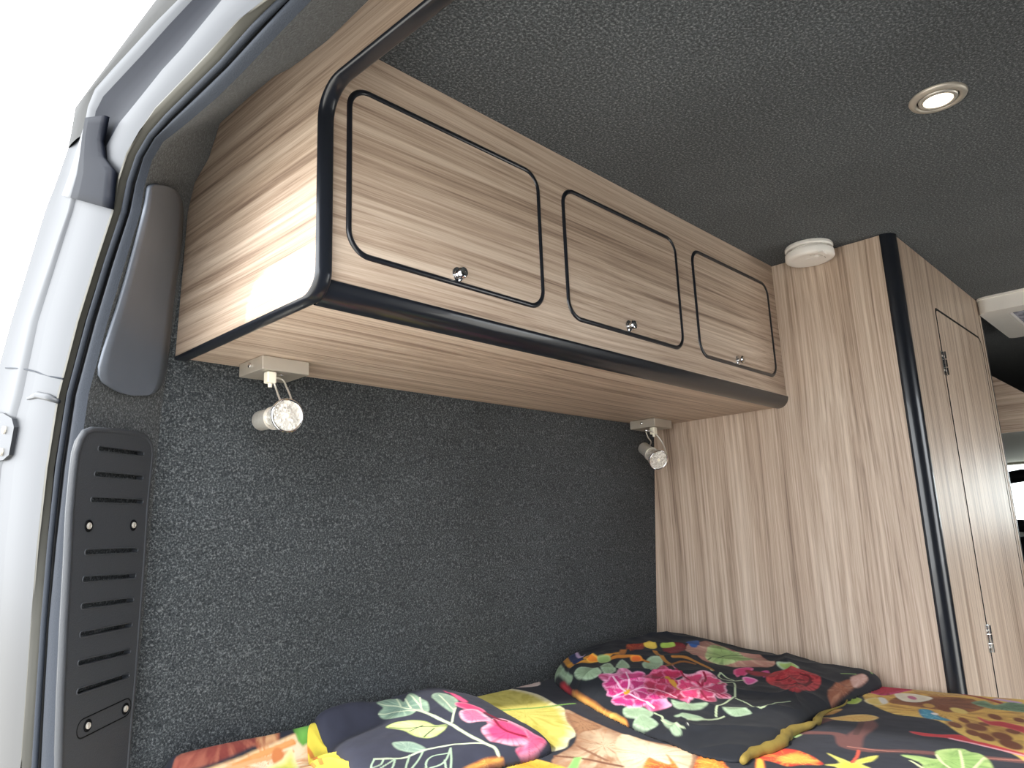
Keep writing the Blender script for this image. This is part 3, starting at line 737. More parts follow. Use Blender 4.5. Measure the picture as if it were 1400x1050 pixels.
def resample(P, closed=True, n=4):
    P = np.array(P, float); N = len(P); out = []
    for i in range(N if closed else N-1):
        if closed: a, b, c, d = P[i-1], P[i], P[(i+1) % N], P[(i+2) % N]
        else: a, b, c, d = P[max(i-1, 0)], P[i], P[i+1], P[min(i+2, N-1)]
        for k in range(n):
            u = k/n; out.append(0.5*(2*b+(c-a)*u+(2*a-5*b+4*c-d)*u*u+(3*b-a-3*c+d)*u**3))
    if not closed: out.append(P[-1])
    return np.array(out)
class Print:
    """cotton print painted in cloth coordinates"""
    def __init__(s, X, Y, base, hf):
        s.x = X.ravel(); s.y = Y.ravel(); s.hf = hf
        s.c = np.tile(lin(base), (s.x.size, 1))*(0.85+0.3*fbm(s.x*60, s.y*60, 5))[:, None]
    def xy(s, pts): return np.array([march(p, s.hf) for p in pts])
    def dist(s, P, closed, idx):
        x = s.x[idx]; y = s.y[idx]; best = np.full(x.size, 9.0); M = len(P)
        for i in range(M if closed else M-1):
            a = P[i]; b = P[(i+1) % M]; d = b-a; L = d@d+1e-12
            t = np.clip(((x-a[0])*d[0]+(y-a[1])*d[1])/L, 0, 1); best = np.minimum(best, (x-a[0]-d[0]*t)**2+(y-a[1]-d[1]*t)**2)
        return np.sqrt(best)
    def box(s, P, m): return np.nonzero((s.x > P[:, 0].min()-m) & (s.x < P[:, 0].max()+m) & (s.y > P[:, 1].min()-m) & (s.y < P[:, 1].max()+m))[0]
    def poly(s, px, ca, cb=None, cc=None, streak=0.0, curved=True, ew=0.4):
        """filled shape: ca in the middle, cb towards the edge, streaks of cc from the root"""
        P = s.xy(px)
        if curved: P = resample(P)
        idx = s.box(P, 0.003)
        if idx.size == 0: return
        x = s.x[idx]; y = s.y[idx]; ins = np.zeros(x.size, bool); M = len(P)
        for i in range(M):
            a = P[i]; b = P[(i+1) % M]
            if a[1] == b[1]: continue
            k = (a[1] > y) != (b[1] > y); ins ^= k & (x < (b[0]-a[0])*(y-a[1])/(b[1]-a[1])+a[0])
        d = s.dist(P, True, idx); al = np.clip(0.5+np.where(ins, d, -d)/0.0036, 0, 1); ok = al > 0
        idx = idx[ok]; d = np.where(ins, d, 0)[ok]; al = al[ok][:, None]
        if idx.size == 0: return
        dm = d.max()+1e-9
        c = np.tile(lin(ca), (idx.size, 1))
        if cb is not None:
            f = np.clip(1-d/(dm*ew), 0, 1)[:, None]*(0.55+0.6*fbm(s.x[idx]*120, s.y[idx]*120, 2))[:, None]; f = np.clip(f, 0, 1); c = c*(1-f)+lin(cb)*f
        if cc is not None:
            g0 = P.mean(0); an = np.arctan2(s.y[idx]-g0[1], s.x[idx]-g0[0]); rr = np.hypot(s.y[idx]-g0[1], s.x[idx]-g0[0])
            f = np.clip((fbm(an*9, rr*25, 7)-0.5)*4, 0, 1)[:, None]*streak; c = c*(1-f)+lin(cc)*f
        s.c[idx] = s.c[idx]*(1-al)+al*c*(0.88+0.24*fbm(s.x[idx]*90, s.y[idx]*90, 9))[:, None]
    def line(s, px, w, c, taper=False):
        P = resample(s.xy(px), False); idx = s.box(P, w)
        if idx.size == 0: return
        d = s.dist(P, False, idx); k = np.clip((w-d)/(w*0.4), 0, 1)[:, None]; s.c[idx] = s.c[idx]*(1-k)+lin(c)*k
    def ell(s, p, rx, ry, c, ang=0.0):
        q = s.xy([p])[0]; dx = s.x-q[0]; dy = s.y-q[1]; u = dx*math.cos(ang)+dy*math.sin(ang); v = -dx*math.sin(ang)+dy*math.cos(ang)
        k = np.clip((1-np.sqrt((u/rx)**2+(v/ry)**2))*4, 0, 1)[:, None]; s.c = s.c*(1-k)+lin(c)*k
def cloth_mesh(name, V, faces, colr, parent=None, loc=(0, 0, 0), mat=None):
    me = bpy.data.meshes.new(name); V = V-np.array(loc)
    me.vertices.add(len(V)); me.vertices.foreach_set('co', V.astype(np.float32).ravel())
    n = len(faces); me.loops.add(n*4); me.polygons.add(n)
    me.loops.foreach_set('vertex_index', faces.astype(np.int32).ravel()); me.polygons.foreach_set('loop_start', np.arange(0, n*4, 4, dtype=np.int32))
    me.update(calc_edges=True); me.validate()
    at = me.color_attributes.new('print', 'FLOAT_COLOR', 'POINT')
    at.data.foreach_set('color', np.concatenate([np.clip(colr*0.85, 0, 1), np.ones((len(colr), 1))], 1).astype(np.float32).ravel())
    me.polygons.foreach_set('use_smooth', np.ones(n, bool)); me.materials.append(mat or CLOTH)
    o = bpy.data.objects.new(name, me); col.objects.link(o)
    if parent is not None: o.parent = parent
    else: o.location = loc
    return o
def gridfaces(nr, nc, wrap=False):
    i = np.arange(nr-1)[:, None]; j = np.arange(nc if wrap else nc-1)[None, :]; j2 = (j+1) % nc
    a = i*nc+j; b = i*nc+j2; c = (i+1)*nc+j2; d = (i+1)*nc+j
    return np.stack([a, b, c, d], -1).reshape(-1, 4)

# wood base and mattress
bd = thing('bed', (1.05, 0.25, 0.0), 'fixed rear bed of wood-effect panels with a mattress, under the floral bedding', 'bed')
G().box(0.46, 1.70, RIGHT_Y+0.01, 1.09, 0.70, 0.735).build('slat_deck', WX, bd)
G().box(1.682, 1.70, RIGHT_Y+0.01, 0.46, 0.0, 0.70).build('front_board', WY, bd)
for x_ in (0.46, 1.64):
    G().box(x_, x_+0.04, 1.02, 1.06, 0.0, 0.70).build('leg', WZ, bd); G().box(x_, x_+0.04, RIGHT_Y+0.03, RIGHT_Y+0.07, 0.0, 0.70).build('leg', WZ, bd)
G().box(0.465, 1.69, RIGHT_Y+0.02, 1.10, 0.7355, 0.905).build('mattress', TICKING, bd, bevel=0.03, seg=3)

BLK = (44, 47, 57)
# ---- spread
xs = np.concatenate([np.linspace(0.448, 0.50, 20)[:-1], np.linspace(0.50, 1.45, 400)[:-1], np.linspace(1.45, 1.715, 90)])
ys = np.concatenate([np.linspace(RIGHT_Y+0.01, 0.2, 60)[:-1], np.linspace(0.2, 1.0, 340)[:-1], np.linspace(1.0, 1.158, 110)])
X, Y = np.meshgrid(xs, ys, indexing='ij')
Z = h_base(X, Y)
edge = np.minimum(sstep(0.448, 0.47, X), sstep(1.715, 1.690, X)); edgey = sstep(1.158, 1.146, Y)
Z = np.maximum(Z-(1-edge)*0.05-(1-edgey)*0.03, 0.912)
Y = np.minimum(Y, WALL_Y0+WALL_K*(Z-1.54)-0.004)
sp = Print(X, Y, (40, 43, 54), h_base)
RED = (206, 58, 62); YEL = (232, 216, 92); CRM = (240, 222, 196); ORG = (216, 122, 66); BRN = (122, 72, 56); GRN = (150, 186, 104)
# near the wall and rear doors
sp.poly([(190, 1060), (245, 1033), (300, 1017), (362, 994), (380, 1003), (345, 1022), (270, 1052)], (146, 72, 64), (112, 50, 46), (190, 120, 96), 0.5)
sp.poly([(350, 1004), (365, 996), (382, 1006), (372, 1016), (350, 1020)], (214, 166, 122), (180, 110, 80), (150, 80, 60), 0.8)
sp.poly([(255, 1062), (330, 1036), (405, 1003), (425, 1010), (440, 1062)], (242, 220, 190), (232, 190, 140), (214, 132, 72), 0.9, curved=False)
sp.line([(320, 1048), (365, 1030), (402, 1016)], 0.004, (222, 150, 88)); sp.line([(345, 1036), (400, 1013)], 0.003, (226, 160, 100))
sp.line([(300, 1056), (370, 1036), (400, 1028)], 0.003, (226, 170, 120)); sp.ell((380, 1036), 0.014, 0.010, (210, 130, 80), 0.8)
sp.poly([(360, 1060), (385, 1040), (402, 1032), (420, 1060)], (226, 222, 110), (240, 240, 190))
sp.poly([(392, 993), (410, 986), (436, 985), (462, 976), (430, 1000), (402, 1000)], (116, 178, 84), (90, 150, 60))
# between the two heaps
sp.poly([(600, 948), (640, 936), (690, 927), (732, 930), (735, 938), (690, 941), (650, 946)], (226, 202, 196), (240, 224, 220), (196, 160, 152), 0.6)
sp.poly([(610, 944), (650, 938), (676, 934), (664, 945), (640, 953), (618, 950)], (120, 176, 84), (150, 196, 110))
sp.line([(636, 956), (655, 945), (672, 934)], 0.003, (90, 150, 60))
sp.poly([(636, 956), (652, 945), (690, 941), (727, 947), (756, 961), (774, 972), (787, 1003), (778, 1012), (772, 1023), (738, 1028), (700, 1000), (655, 975)], (224, 212, 112), (246, 240, 214), (190, 174, 66), 0.7, ew=0.25)
sp.line([(640, 975), (690, 971), (735, 968), (785, 962)], 0.0045, (122, 168, 84))
sp.poly([(774, 970), (800, 982), (850, 1003), (900, 1016), (950, 1028), (936, 1062), (850, 1062), (780, 1052), (754, 1040), (782, 1020), (788, 1003), (775, 986)], (226, 200, 168), (150, 104, 76), (176, 128, 94), 0.9, ew=0.5)
sp.poly([(850, 1004), (900, 1018), (945, 1030), (930, 1062), (870, 1062), (842, 1030)], (240, 224, 198), (230, 205, 172), (206, 166, 122), 0.6)
sp.poly([(775, 975), (800, 985), (822, 995), (800, 1000), (788, 1002)], (176, 132, 98), (150, 104, 76), (120, 80, 60), 0.7)
sp.line([(760, 1034), (800, 1038), (850, 1048)], 0.005, (128, 84, 62)); sp.line([(790, 1020), (830, 1040)], 0.004, (150, 104, 78))
sp.poly([(690, 1066), (702, 1042), (722, 1037), (748, 1042), (778, 1052), (780, 1066)], (228, 168, 52), (240, 200, 90), (190, 120, 40), 0.7)
sp.poly([(768, 1062), (785, 1036), (796, 1035), (785, 1062)], (142, 200, 112), (170, 214, 140), curved=False)
sp.poly([(880, 1066), (885, 1037), (900, 1041), (917, 1045), (911, 1031), (928, 1050), (930, 1066)], (228, 92, 54), (240, 150, 70), (248, 200, 80), 0.8)
sp.poly([(950, 1066), (956, 1031), (970, 1028), (985, 1031), (992, 1046), (1004, 1056), (1000, 1066)], (236, 150, 54), (216, 70, 44), (250, 214, 96), 0.9)
# far side, under and past the heap
sp.poly([(1016, 1034), (1038, 1025), (1080, 1024), (1104, 1031), (1120, 1040), (1124, 1046), (1096, 1046), (1076, 1048), (1052, 1041)], (226, 74, 52), (206, 52, 44), (246, 176, 72), 0.8)
sp.poly([(1060, 1037), (1085, 1029), (1108, 1035), (1120, 1043), (1090, 1045), (1070, 1043)], (246, 180, 78), (232, 96, 56), (250, 220, 110), 0.7)
sp.poly([(1034, 1038), (1044, 1040), (1046, 1066), (1034, 1066)], (244, 190, 80), (226, 90, 50))
sp.poly([(1058, 1003), (1074, 998), (1098, 999), (1092, 1007), (1074, 1010)], (168, 204, 128), (200, 224, 160))
BR = (112, 72, 70); BR2 = (84, 54, 54)
sp.line([(1086, 993), (1110, 990), (1130, 984), (1150, 982)], 0.011, BR); sp.line([(1092, 1002), (1120, 1002), (1148, 1005), (1156, 1020), (1190, 1026), (1250, 1028), (1330, 1034), (1410, 1042)], 0.012, BR)
sp.line([(1180, 983), (1188, 992), (1170, 1006), (1166, 1020)], 0.016, BR); sp.line([(1178, 988), (1170, 1004)], 0.006, BR2); sp.line([(1160, 1021), (1250, 1030), (1400, 1040)], 0.003, (176, 116, 104)); sp.line([(1200, 1028), (1300, 1034)], 0.004, BR2)
sp.poly([(1134, 982), (1160, 978), (1186, 977), (1201, 981), (1188, 986), (1158, 986)], (228, 184, 104), (238, 208, 140), (196, 140, 70), 0.6)
sp.poly([(1090, 981), (1106, 974), (1150, 969), (1140, 976), (1112, 980)], (206, 154, 84), (186, 120, 60), (226, 190, 120), 0.6)
sp.line([(1095, 981), (1140, 982), (1200, 981)], 0.0025, (226, 180, 110))
sp.poly([(1150, 957), (1165, 953), (1178, 956), (1172, 962), (1158, 962)], (172, 198, 84), (214, 226, 140))
sp.poly([(1131, 1030), (1150, 1037), (1166, 1043), (1175, 1038), (1200, 1033), (1192, 1041), (1178, 1045), (1192, 1052), (1185, 1066), (1150, 1066), (1145, 1050), (1128, 1046), (1148, 1043)], (224, 214, 84), (238, 232, 130), (176, 180, 60), 0.5)
sp.line([(1165, 1043), (1172, 1034), (1174, 1026)], 0.003, (214, 90, 70))
LP = [(1180, 949), (1210, 944), (1250, 943), (1310, 946), (1360, 953), (1412, 962), (1412, 1036), (1382, 1030), (1344, 1018), (1312, 1003), (1284, 986), (1250, 980), (1222, 976), (1192, 963)]
sp.poly(LP, (230, 182, 92), (246, 210, 114), (150, 86, 48), 0.6, ew=0.3)
sp.poly([(1215, 960), (1235, 951), (1275, 952), (1330, 956), (1345, 968), (1320, 974), (1280, 970), (1250, 966)], (138, 82, 52), (176, 112, 62), (96, 56, 40), 0.6)
sp.poly([(1182, 957), (1200, 954), (1212, 960), (1205, 964), (1190, 963)], (236, 208, 120), (240, 228, 190))
sp.poly([(1201, 954), (1210, 955), (1214, 961), (1206, 962)], (242, 236, 226))
for p, a_, b_ in (((1292, 969), .030, .013), ((1335, 994), .030, .016), ((1370, 1007), .030, .014), ((1348, 1008), .028, .011), ((1382, 1018), .034, .015), ((1330, 1002), .022, .010), ((1360, 980), .024, .010), ((1306, 991), .026, .010), ((1385, 1000), .02, .01), ((1395, 985), .02, .01), ((1318, 985), .022, .008), ((1345, 990), .016, .008)):
    sp.ell(p, a_, b_, (132, 74, 44), 0.5)
sp.ell((1311, 972), 0.026, 0.013, (232, 204, 116), 0.6); sp.ell((1270, 965), 0.02, 0.01, (210, 160, 80), 0.5)
sp.poly([(1166, 946), (1200, 933), (1224, 934), (1256, 941), (1236, 946), (1210, 951), (1190, 948)], (196, 46, 74), (214, 84, 140), (150, 24, 50), 0.7)
sp.poly([(1250, 942), (1300, 943), (1330, 950), (1290, 951), (1255, 947)], (204, 162, 92), (190, 130, 80), (236, 206, 150), 0.6)
sp.poly([(1223, 949), (1240, 948), (1262, 951), (1275, 955), (1258, 960), (1234, 958)], (240, 228, 206), (246, 240, 222)); sp.ell((1247, 954), 0.022, 0.008, (210, 120, 150), 0.5)
sp.poly([(1256, 970), (1272, 971), (1284, 979), (1302, 986), (1280, 984), (1262, 981)], (74, 156, 186), (52, 110, 150), (160, 220, 230), 0.6); sp.ell((1278, 976), 0.01, 0.006, (244, 236, 232), 0.5)
sp.poly([(1244, 1000), (1280, 1004), (1312, 1005), (1330, 1012), (1360, 1019), (1412, 1034), (1412, 1038), (1350, 1021), (1300, 1010), (1262, 1006)], (212, 54, 64), (226, 96, 100))
sp.line([(1300, 1010), (1350, 1021), (1410, 1036)], 0.004, (240, 176, 186))
sp.poly([(1336, 980), (1352, 986), (1372, 987), (1412, 998), (1412, 1006), (1372, 994), (1350, 990)], (202, 50, 60), (226, 100, 100))
sp.line([(1310, 948), (1350, 956), (1390, 968), (1412, 973)], 0.006, (168, 66, 60)); sp.line([(1320, 946), (1380, 956)], 0.006, (214, 160, 120)); sp.line([(1362, 956), (1392, 961)], 0.008, (206, 168, 206))
sp.poly([(1328, 961), (1345, 958), (1360, 964), (1380, 960), (1412, 966), (1412, 974), (1380, 972), (1350, 968)], (112, 140, 108), (150, 176, 140), (70, 96, 70), 0.7)
BL = [(1232, 1033), (1256, 1034), (1282, 1038), (1279, 1028), (1296, 1024), (1316, 1024), (1326, 1028), (1342, 1032), (1356, 1046), (1352, 1070), (1240, 1070), (1262, 1046)]
sp.poly(BL, (150, 186, 108), (190, 214, 140), (112, 150, 84), 0.7)
for q in (((1318, 1066), (1316, 1044), (1312, 1026)), ((1318, 1062), (1290, 1044), (1280, 1032)), ((1320, 1062), (1336, 1046), (1346, 1036)), ((1316, 1066), (1270, 1054), (1245, 1040))): sp.line(list(q), 0.0022, (222, 232, 180))
V_, F_, C_ = close_sheet(np.stack([X.ravel(), Y.ravel(), Z.ravel()], 1), X.shape[0], X.shape[1], sp.c, 0.909)
o = cloth_mesh('bed_spread', V_, F_, C_, None, (1.05, 0.25, 0.90))
tag(o, 'black cotton bed spread printed with large flowers, leopard and branches, spread flat over the mattress', 'bedspread')

# ---- bunched duvet by the wardrobe
def ridge(x, y, ang, f, seed, p=2.0):
    u = x*math.cos(ang)+y*math.sin(ang)+0.05*(fbm(x*6, y*6, seed)-0.5)*2; return (1-np.abs(np.sin(u*f)))**p
def H_d(x, y): return 0.030+0.026*sstep(0.62, 1.02, y)+0.010*sstep(1.25, 1.65, x)-0.012*sstep(1.30, 1.08, x)
def W_d(x, y):
    z = 0.015*ridge(x, y, 2.0, 17, 11)*sstep(0.86, 0.64, y)+0.012*ridge(x, y, 1.15, 24, 21)*sstep(0.85, 1.05, y)
    z = z+0.008*(fbm(x*9, y*9, 31)-0.5)*2+0.006*ridge(x, y, 0.7, 34, 41)
    z = z+0.016*np.exp(-(((x-1.22)*0.83+(y-1.02)*-0.05+0.0*y)/0.03)**2)*sstep(0.75, 0.95, y)
    return z
DU = Mound([(1.26, 1.10), (1.33, 1.148), (1.46, 1.150), (1.60, 1.150), (1.70, 1.138), (1.735, 1.06), (1.738, 0.90), (1.738, 0.72), (1.730, 0.620), (1.68, 0.585), (1.56, 0.590), (1.43, 0.592), (1.285, 0.585), (1.13, 0.566), (1.045, 0.570), (1.035, 0.625), (1.068, 0.70), (1.12, 0.835), (1.19, 0.99)], (1.40, 0.86), H_d, W_d, 5)
Xd, Yd = DU.verts(900, 230); Zd = DU.height(Xd, Yd)
dv = Print(Xd, Yd, (30, 33, 40), DU.height)
SG = (146, 170, 140); SG2 = (176, 198, 172)
PK = (206, 52, 126); PKE = (240, 176, 210)
rnd = random.Random(11)
def petals(pr, c, rx, ry, n, ca, cb, cc, a0=0.0, rings=2):
    for k in range(rings):
        sc_ = (1.0, 0.62, 0.36)[k]
        for i in range(n-k):
            a = a0+k*0.5+2*math.pi*i/(n-k)+rnd.uniform(-.15, .15); L_ = sc_*rnd.uniform(.85, 1.08); w_ = math.pi/(n-k)*1.15
            P = []
            for t, q in ((0.08, 0), (0.45, -0.75), (0.82, -0.95), (1.0, -0.5), (0.93, -0.1), (1.03, 0.35), (0.9, 0.9), (0.45, 0.75)):
                P.append((c[0]+rx*L_*t*math.cos(a+q*w_), c[1]+ry*L_*t*math.sin(a+q*w_)))
            j = rnd.uniform(.8, 1.1); pr.poly(P, tuple(min(255, v_*j) for v_ in ca), cb, cc, 0.7, ew=0.32)
def petalflower(pr, outline, ca, cb, cc, centre=None):
    pr.poly(outline, ca, cb, cc, 0.8, ew=0.45)
    if centre: pr.ell(centre, 0.010, 0.007, (226, 170, 50), 0.6)
# leaves first, flowers over them
for P in ([(738, 925), (744, 915), (757, 912), (772, 917), (783, 925), (776, 935), (757, 932)], [(785, 921), (800, 912), (822, 917), (815, 926), (797, 929)], [(820, 912), (834, 907), (842, 917), (828, 923)], [(842, 912), (851, 902), (861, 912), (851, 919)], [(722, 906), (735, 899), (754, 898), (750, 904), (738, 911), (726, 912)], [(878, 908), (890, 898), (905, 900), (904, 912), (890, 916)], [(918, 957), (940, 962), (968, 961), (950, 971), (930, 970)], [(852, 970), (868, 966), (893, 974), (882, 983), (858, 981)], [(866, 988), (880, 977), (900, 990), (886, 999), (870, 996)], [(922, 979), (942, 976), (962, 982), (946, 985)], [(988, 967), (1008, 967), (1028, 975), (1006, 980)], [(905, 984), (918, 988), (932, 1002), (920, 1004)]):
    dv.poly(P, SG, SG2, (104, 132, 104), 0.5)
dv.poly([(936, 888), (956, 878), (975, 879), (1000, 888), (1040, 896), (1060, 908), (1030, 912), (990, 910), (960, 902)], (176, 132, 118), (150, 100, 90), (196, 160, 140), 0.7)
dv.poly([(964, 897), (972, 882), (990, 885), (1012, 894), (1030, 902), (1005, 906), (985, 909), (968, 903)], (150, 176, 112), (190, 204, 150), (96, 124, 74), 0.6); dv.line([(968, 902), (990, 897), (1015, 897)], 0.002, (80, 104, 62))
dv.poly([(905, 882), (925, 878), (938, 884), (930, 892), (912, 892)], (118, 34, 44), (90, 24, 32), (160, 60, 60), 0.5)
dv.poly([(904, 880), (920, 878), (922, 884), (906, 886)], (160, 190, 84)); dv.poly([(938, 878), (955, 876), (954, 883), (944, 884)], (52, 92, 156))
dv.poly([(1062, 905), (1080, 905), (1092, 912), (1085, 918), (1068, 914)], (166, 196, 112), (206, 220, 206))
dv.poly([(748, 891), (766, 892), (790, 898), (802, 900), (776, 908), (758, 902)], (36, 50, 92), (28, 38, 66))
dv.poly([(736, 890), (752, 886), (768, 887), (778, 896), (772, 898), (760, 892)], (168, 56, 68), (140, 40, 50))
dv.poly([(778, 894), (790, 892), (800, 895), (788, 898)], (190, 166, 200))
for q, w_, c_ in ((((703, 908), (718, 900), (735, 891), (752, 895), (765, 903), (778, 908), (800, 904), (826, 900), (850, 893)), 0.007, (196, 136, 48)), (((850, 894), (862, 886), (872, 881), (888, 880)), 0.008, (150, 96, 48)), (((830, 903), (850, 898), (870, 899), (886, 905)), 0.005, (176, 112, 44)), (((895, 890), (908, 902), (918, 909)), 0.006, (160, 110, 50)), (((920, 898), (940, 900), (958, 908), (974, 916)), 0.005, (164, 112, 50)), (((716, 908), (728, 899), (735, 893)), 0.005, (190, 66, 48)), (((905, 911), (930, 905), (950, 908)), 0.004, (130, 84, 40))): dv.line(list(q), w_, c_)
dv.poly([(856, 884), (866, 880), (880, 881), (878, 888), (862, 890)], (140, 50, 40), (110, 36, 30), (200, 120, 60), 0.6); dv.poly([(880, 881), (888, 876), (898, 884), (890, 887)], (226, 196, 84)); dv.poly([(798, 899), (815, 897), (822, 904), (806, 906)], (222, 132, 48), (236, 190, 80)); dv.poly([(862, 898), (874, 896), (878, 903), (866, 905)], (226, 110, 46), (236, 170, 70))
dv.poly([(817, 898), (832, 896), (834, 904), (820, 906)], (132, 160, 100), (170, 190, 130))
dv.poly([(698, 914), (712, 912), (726, 917), (738, 928), (722, 926), (702, 921)], (224, 96, 48), (206, 60, 44), (246, 190, 84), 0.9)
dv.poly([(758, 938), (768, 936), (782, 948), (790, 958), (778, 960), (766, 948)], (222, 62, 74), (200, 40, 54)); dv.poly([(756, 945), (763, 945), (765, 952), (758, 954)], (110, 168, 158))
dv.poly([(780, 952), (800, 954), (822, 968), (845, 979), (856, 985), (859, 999), (838, 993), (808, 977), (790, 965)], (206, 148, 74), (172, 104, 52), (240, 206, 110), 0.8); dv.poly([(772, 955), (790, 966), (820, 984), (838, 996), (815, 990), (790, 975)], (150, 96, 72), (110, 66, 50), (190, 130, 96), 0.6)
petalflower(dv, [(818, 923), (840, 921), (846, 915), (858, 915), (872, 924), (886, 928), (905, 936), (917, 946), (911, 955), (918, 965), (893, 973), (879, 965), (860, 963), (837, 953), (845, 946), (831, 935)], PK, PKE, (150, 16, 76), (856, 946))
petals(dv, (866, 944), 44, 24, 7, (206, 56, 130), (242, 176, 212), (150, 16, 76), 0.3)
dv.ell((857, 946), 0.010, 0.007, (226, 170, 50), 0.6)
for q in (((855, 945), (845, 935), (838, 925)), ((858, 943), (860, 930), (856, 919)), ((862, 946), (880, 940), (900, 944)), ((860, 949), (876, 957), (894, 968)), ((852, 947), (846, 950), (840, 952))): dv.line(list(q), 0.0022, (244, 196, 222))
petalflower(dv, [(880, 925), (892, 917), (905, 910), (914, 914), (920, 922), (928, 935), (946, 947), (942, 960), (928, 956), (908, 951), (888, 942)], (190, 40, 84), (226, 120, 160), (120, 10, 50))
petals(dv, (912, 936), 30, 20, 6, (192, 42, 88), (228, 128, 166), (120, 10, 50), 0.9)
dv.line([(912, 926), (920, 934), (930, 942)], 0.006, (206, 150, 50)); dv.line([(880, 940), (905, 945), (925, 954)], 0.002, (240, 180, 200))
petalflower(dv, [(919, 909), (930, 917), (944, 922), (958, 917), (974, 921), (981, 929), (972, 938), (986, 943), (1001, 954), (984, 955), (976, 949), (979, 959), (960, 957), (950, 952), (940, 962), (946, 947), (926, 931), (934, 925)], (208, 58, 108), (246, 190, 214), (130, 10, 50))
petals(dv, (958, 939), 36, 19, 6, (210, 60, 112), (248, 196, 218), (140, 12, 54), 0.2, 1)
for q in (((958, 938), (940, 928), (924, 914)), ((960, 938), (965, 928), (962, 919)), ((962, 942), (980, 947), (994, 953)), ((958, 944), (962, 951), (968, 957))): dv.line(list(q), 0.003, (150, 20, 60))
dv.poly([(1003, 917), (1014, 913), (1030, 914), (1022, 921), (1008, 926)], (202, 60, 112), (230, 130, 170)); dv.poly([(1015, 927), (1024, 926), (1036, 931), (1022, 936)], (212, 84, 150), (240, 180, 206)); dv.poly([(1040, 919), (1050, 917), (1052, 923), (1044, 926)], (210, 90, 150))
dv.poly([(1020, 916), (1050, 920), (1075, 916), (1050, 927), (1025, 922)], (140, 40, 50), (110, 30, 40))
dv.poly([(1048, 931), (1056, 920), (1076, 914), (1100, 917), (1120, 924), (1120, 939), (1102, 944), (1084, 946), (1068, 940)], (164, 44, 54), (196, 74, 76), (104, 20, 28), 0.8)
petals(dv, (1086, 930), 32, 14, 6, (164, 44, 54), (200, 82, 84), (100, 18, 26), 0.5, 3)
for q in (((1062, 930), (1080, 925), (1098, 930)), ((1070, 937), (1090, 934), (1110, 932)), ((1095, 922), (1108, 928), (1100, 938))): dv.line(list(q), 0.0035, (92, 18, 26))
dv.poly([(1132, 944), (1150, 932), (1166, 929), (1168, 941), (1148, 957), (1136, 966)], (142, 88, 66), (112, 66, 52), (186, 136, 110), 0.6); dv.poly([(1163, 926), (1178, 921), (1187, 928), (1178, 938), (1166, 939)], (196, 156, 144), (170, 124, 112), (220, 190, 180), 0.6)
dv.line([(1172, 912), (1185, 915), (1192, 921)], 0.003, (130, 160, 96)); dv.line([(1150, 921), (1170, 922)], 0.002, (130, 160, 96))
for q in (((985, 920), (983, 926), (1000, 931), (1018, 930)), ((972, 916), (990, 924), (1004, 931)), ((982, 934), (1000, 933), (1005, 937), (1005, 953)), ((1003, 953), (990, 962), (980, 966), (979, 980)), ((1006, 955), (1022, 962), (1040, 968), (1060, 961), (1080, 959)), ((940, 984), (975, 984), (990, 980)), ((905, 985), (925, 990), (935, 995)), ((895, 975), (905, 980), (906, 986))): dv.line(list(q), 0.0022, (176, 192, 158))
dv.ell((940, 989), 0.003, 0.002, (200, 200, 190))
fac = gridfaces(*Xd.shape, wrap=True)
# turn the rim under so the edge is round
V_, F_, C_ = close_mound(DU, np.stack([Xd.ravel(), Yd.ravel(), Zd.ravel()], 1), 900, 230, dv.c)
o = cloth_mesh('bunched_duvet', V_, F_, C_, None, (1.40, 0.86, 0.93))
tag(o, 'rumpled black duvet with pink peonies and a red rose, heaped against the wardrobe', 'duvet')
hem = []
for i in range(40):
    t_ = i/39; x_ = 1.032+(1.50-1.032)*t_; y_ = 0.560+0.026*t_+0.006*math.sin(t_*19)
    hem.append((x_, y_, h_base(np.array(x_), np.array(y_))+0.006))
hr = [0.003+0.006*math.sin(math.pi*min(1, (i+1)/24))**0.6*(1+0.22*math.sin(i*1.9)+0.12*math.sin(i*3.7)) if i < 24 else max(0.0015, 0.008-0.0007*(i-23)) for i in range(40)]
hm = G().tube(hem, hr, 14).build('turned_hem', OLIVE, o, smooth=True); hm['label'] = 'olive yellow lining showing along the edge'

# ---- folded pillow heap near the rear pillar
def H_p(x, y): return (0.022+0.026*sstep(0.70, 0.90, x))*(0.8+0.3*sstep(0.80, 1.0, y))
def W_p(x, y): return 0.006*(fbm(x*10, y*10, 61)-0.5)*2+0.004*ridge(x, y, 0.9, 30, 71)*sstep(0.9, 0.75, y)
PO = Mound([(0.700, 1.132), (0.79, 1.146), (0.89, 1.146), (0.955, 1.135), (0.975, 1.06), (0.955, 0.93), (0.930, 0.835), (0.895, 0.812), (0.80, 0.825), (0.70, 0.830), (0.605, 0.835), (0.622, 0.90), (0.655, 0.985), (0.677, 1.06)], (0.78, 0.98), H_p, W_p, 9)
Xp, Yp = PO.verts(640, 150); Zp = PO.height(Xp, Yp)
pp = Print(Xp, Yp, (52, 54, 68), PO.height)
def c2(pts): return [(440+a/5, 930+b/5) for a, b in pts]
STM = (196, 208, 178)
pp.poly(c2([(375, 155), (430, 135), (520, 130), (560, 150), (600, 90), (660, 115), (720, 150), (730, 215), (660, 205), (600, 240), (480, 262), (390, 240), (420, 190)]), (116, 144, 130), (150, 176, 150), (170, 196, 170), 0.6)
for q in ([(390, 160), (520, 180), (655, 205)], [(600, 100), (660, 160), (690, 210)], [(510, 130), (540, 180)], [(570, 130), (610, 190)], [(670, 120), (680, 190)], [(390, 235), (520, 215), (640, 210)]): pp.line(c2(q), 0.0018, STM)
pp.poly(c2([(440, 325), (500, 290), (600, 275), (700, 280), (770, 310), (855, 310), (800, 370), (720, 397), (620, 375), (560, 345)]), (204, 216, 146), (184, 204, 120), (220, 228, 170), 0.5)
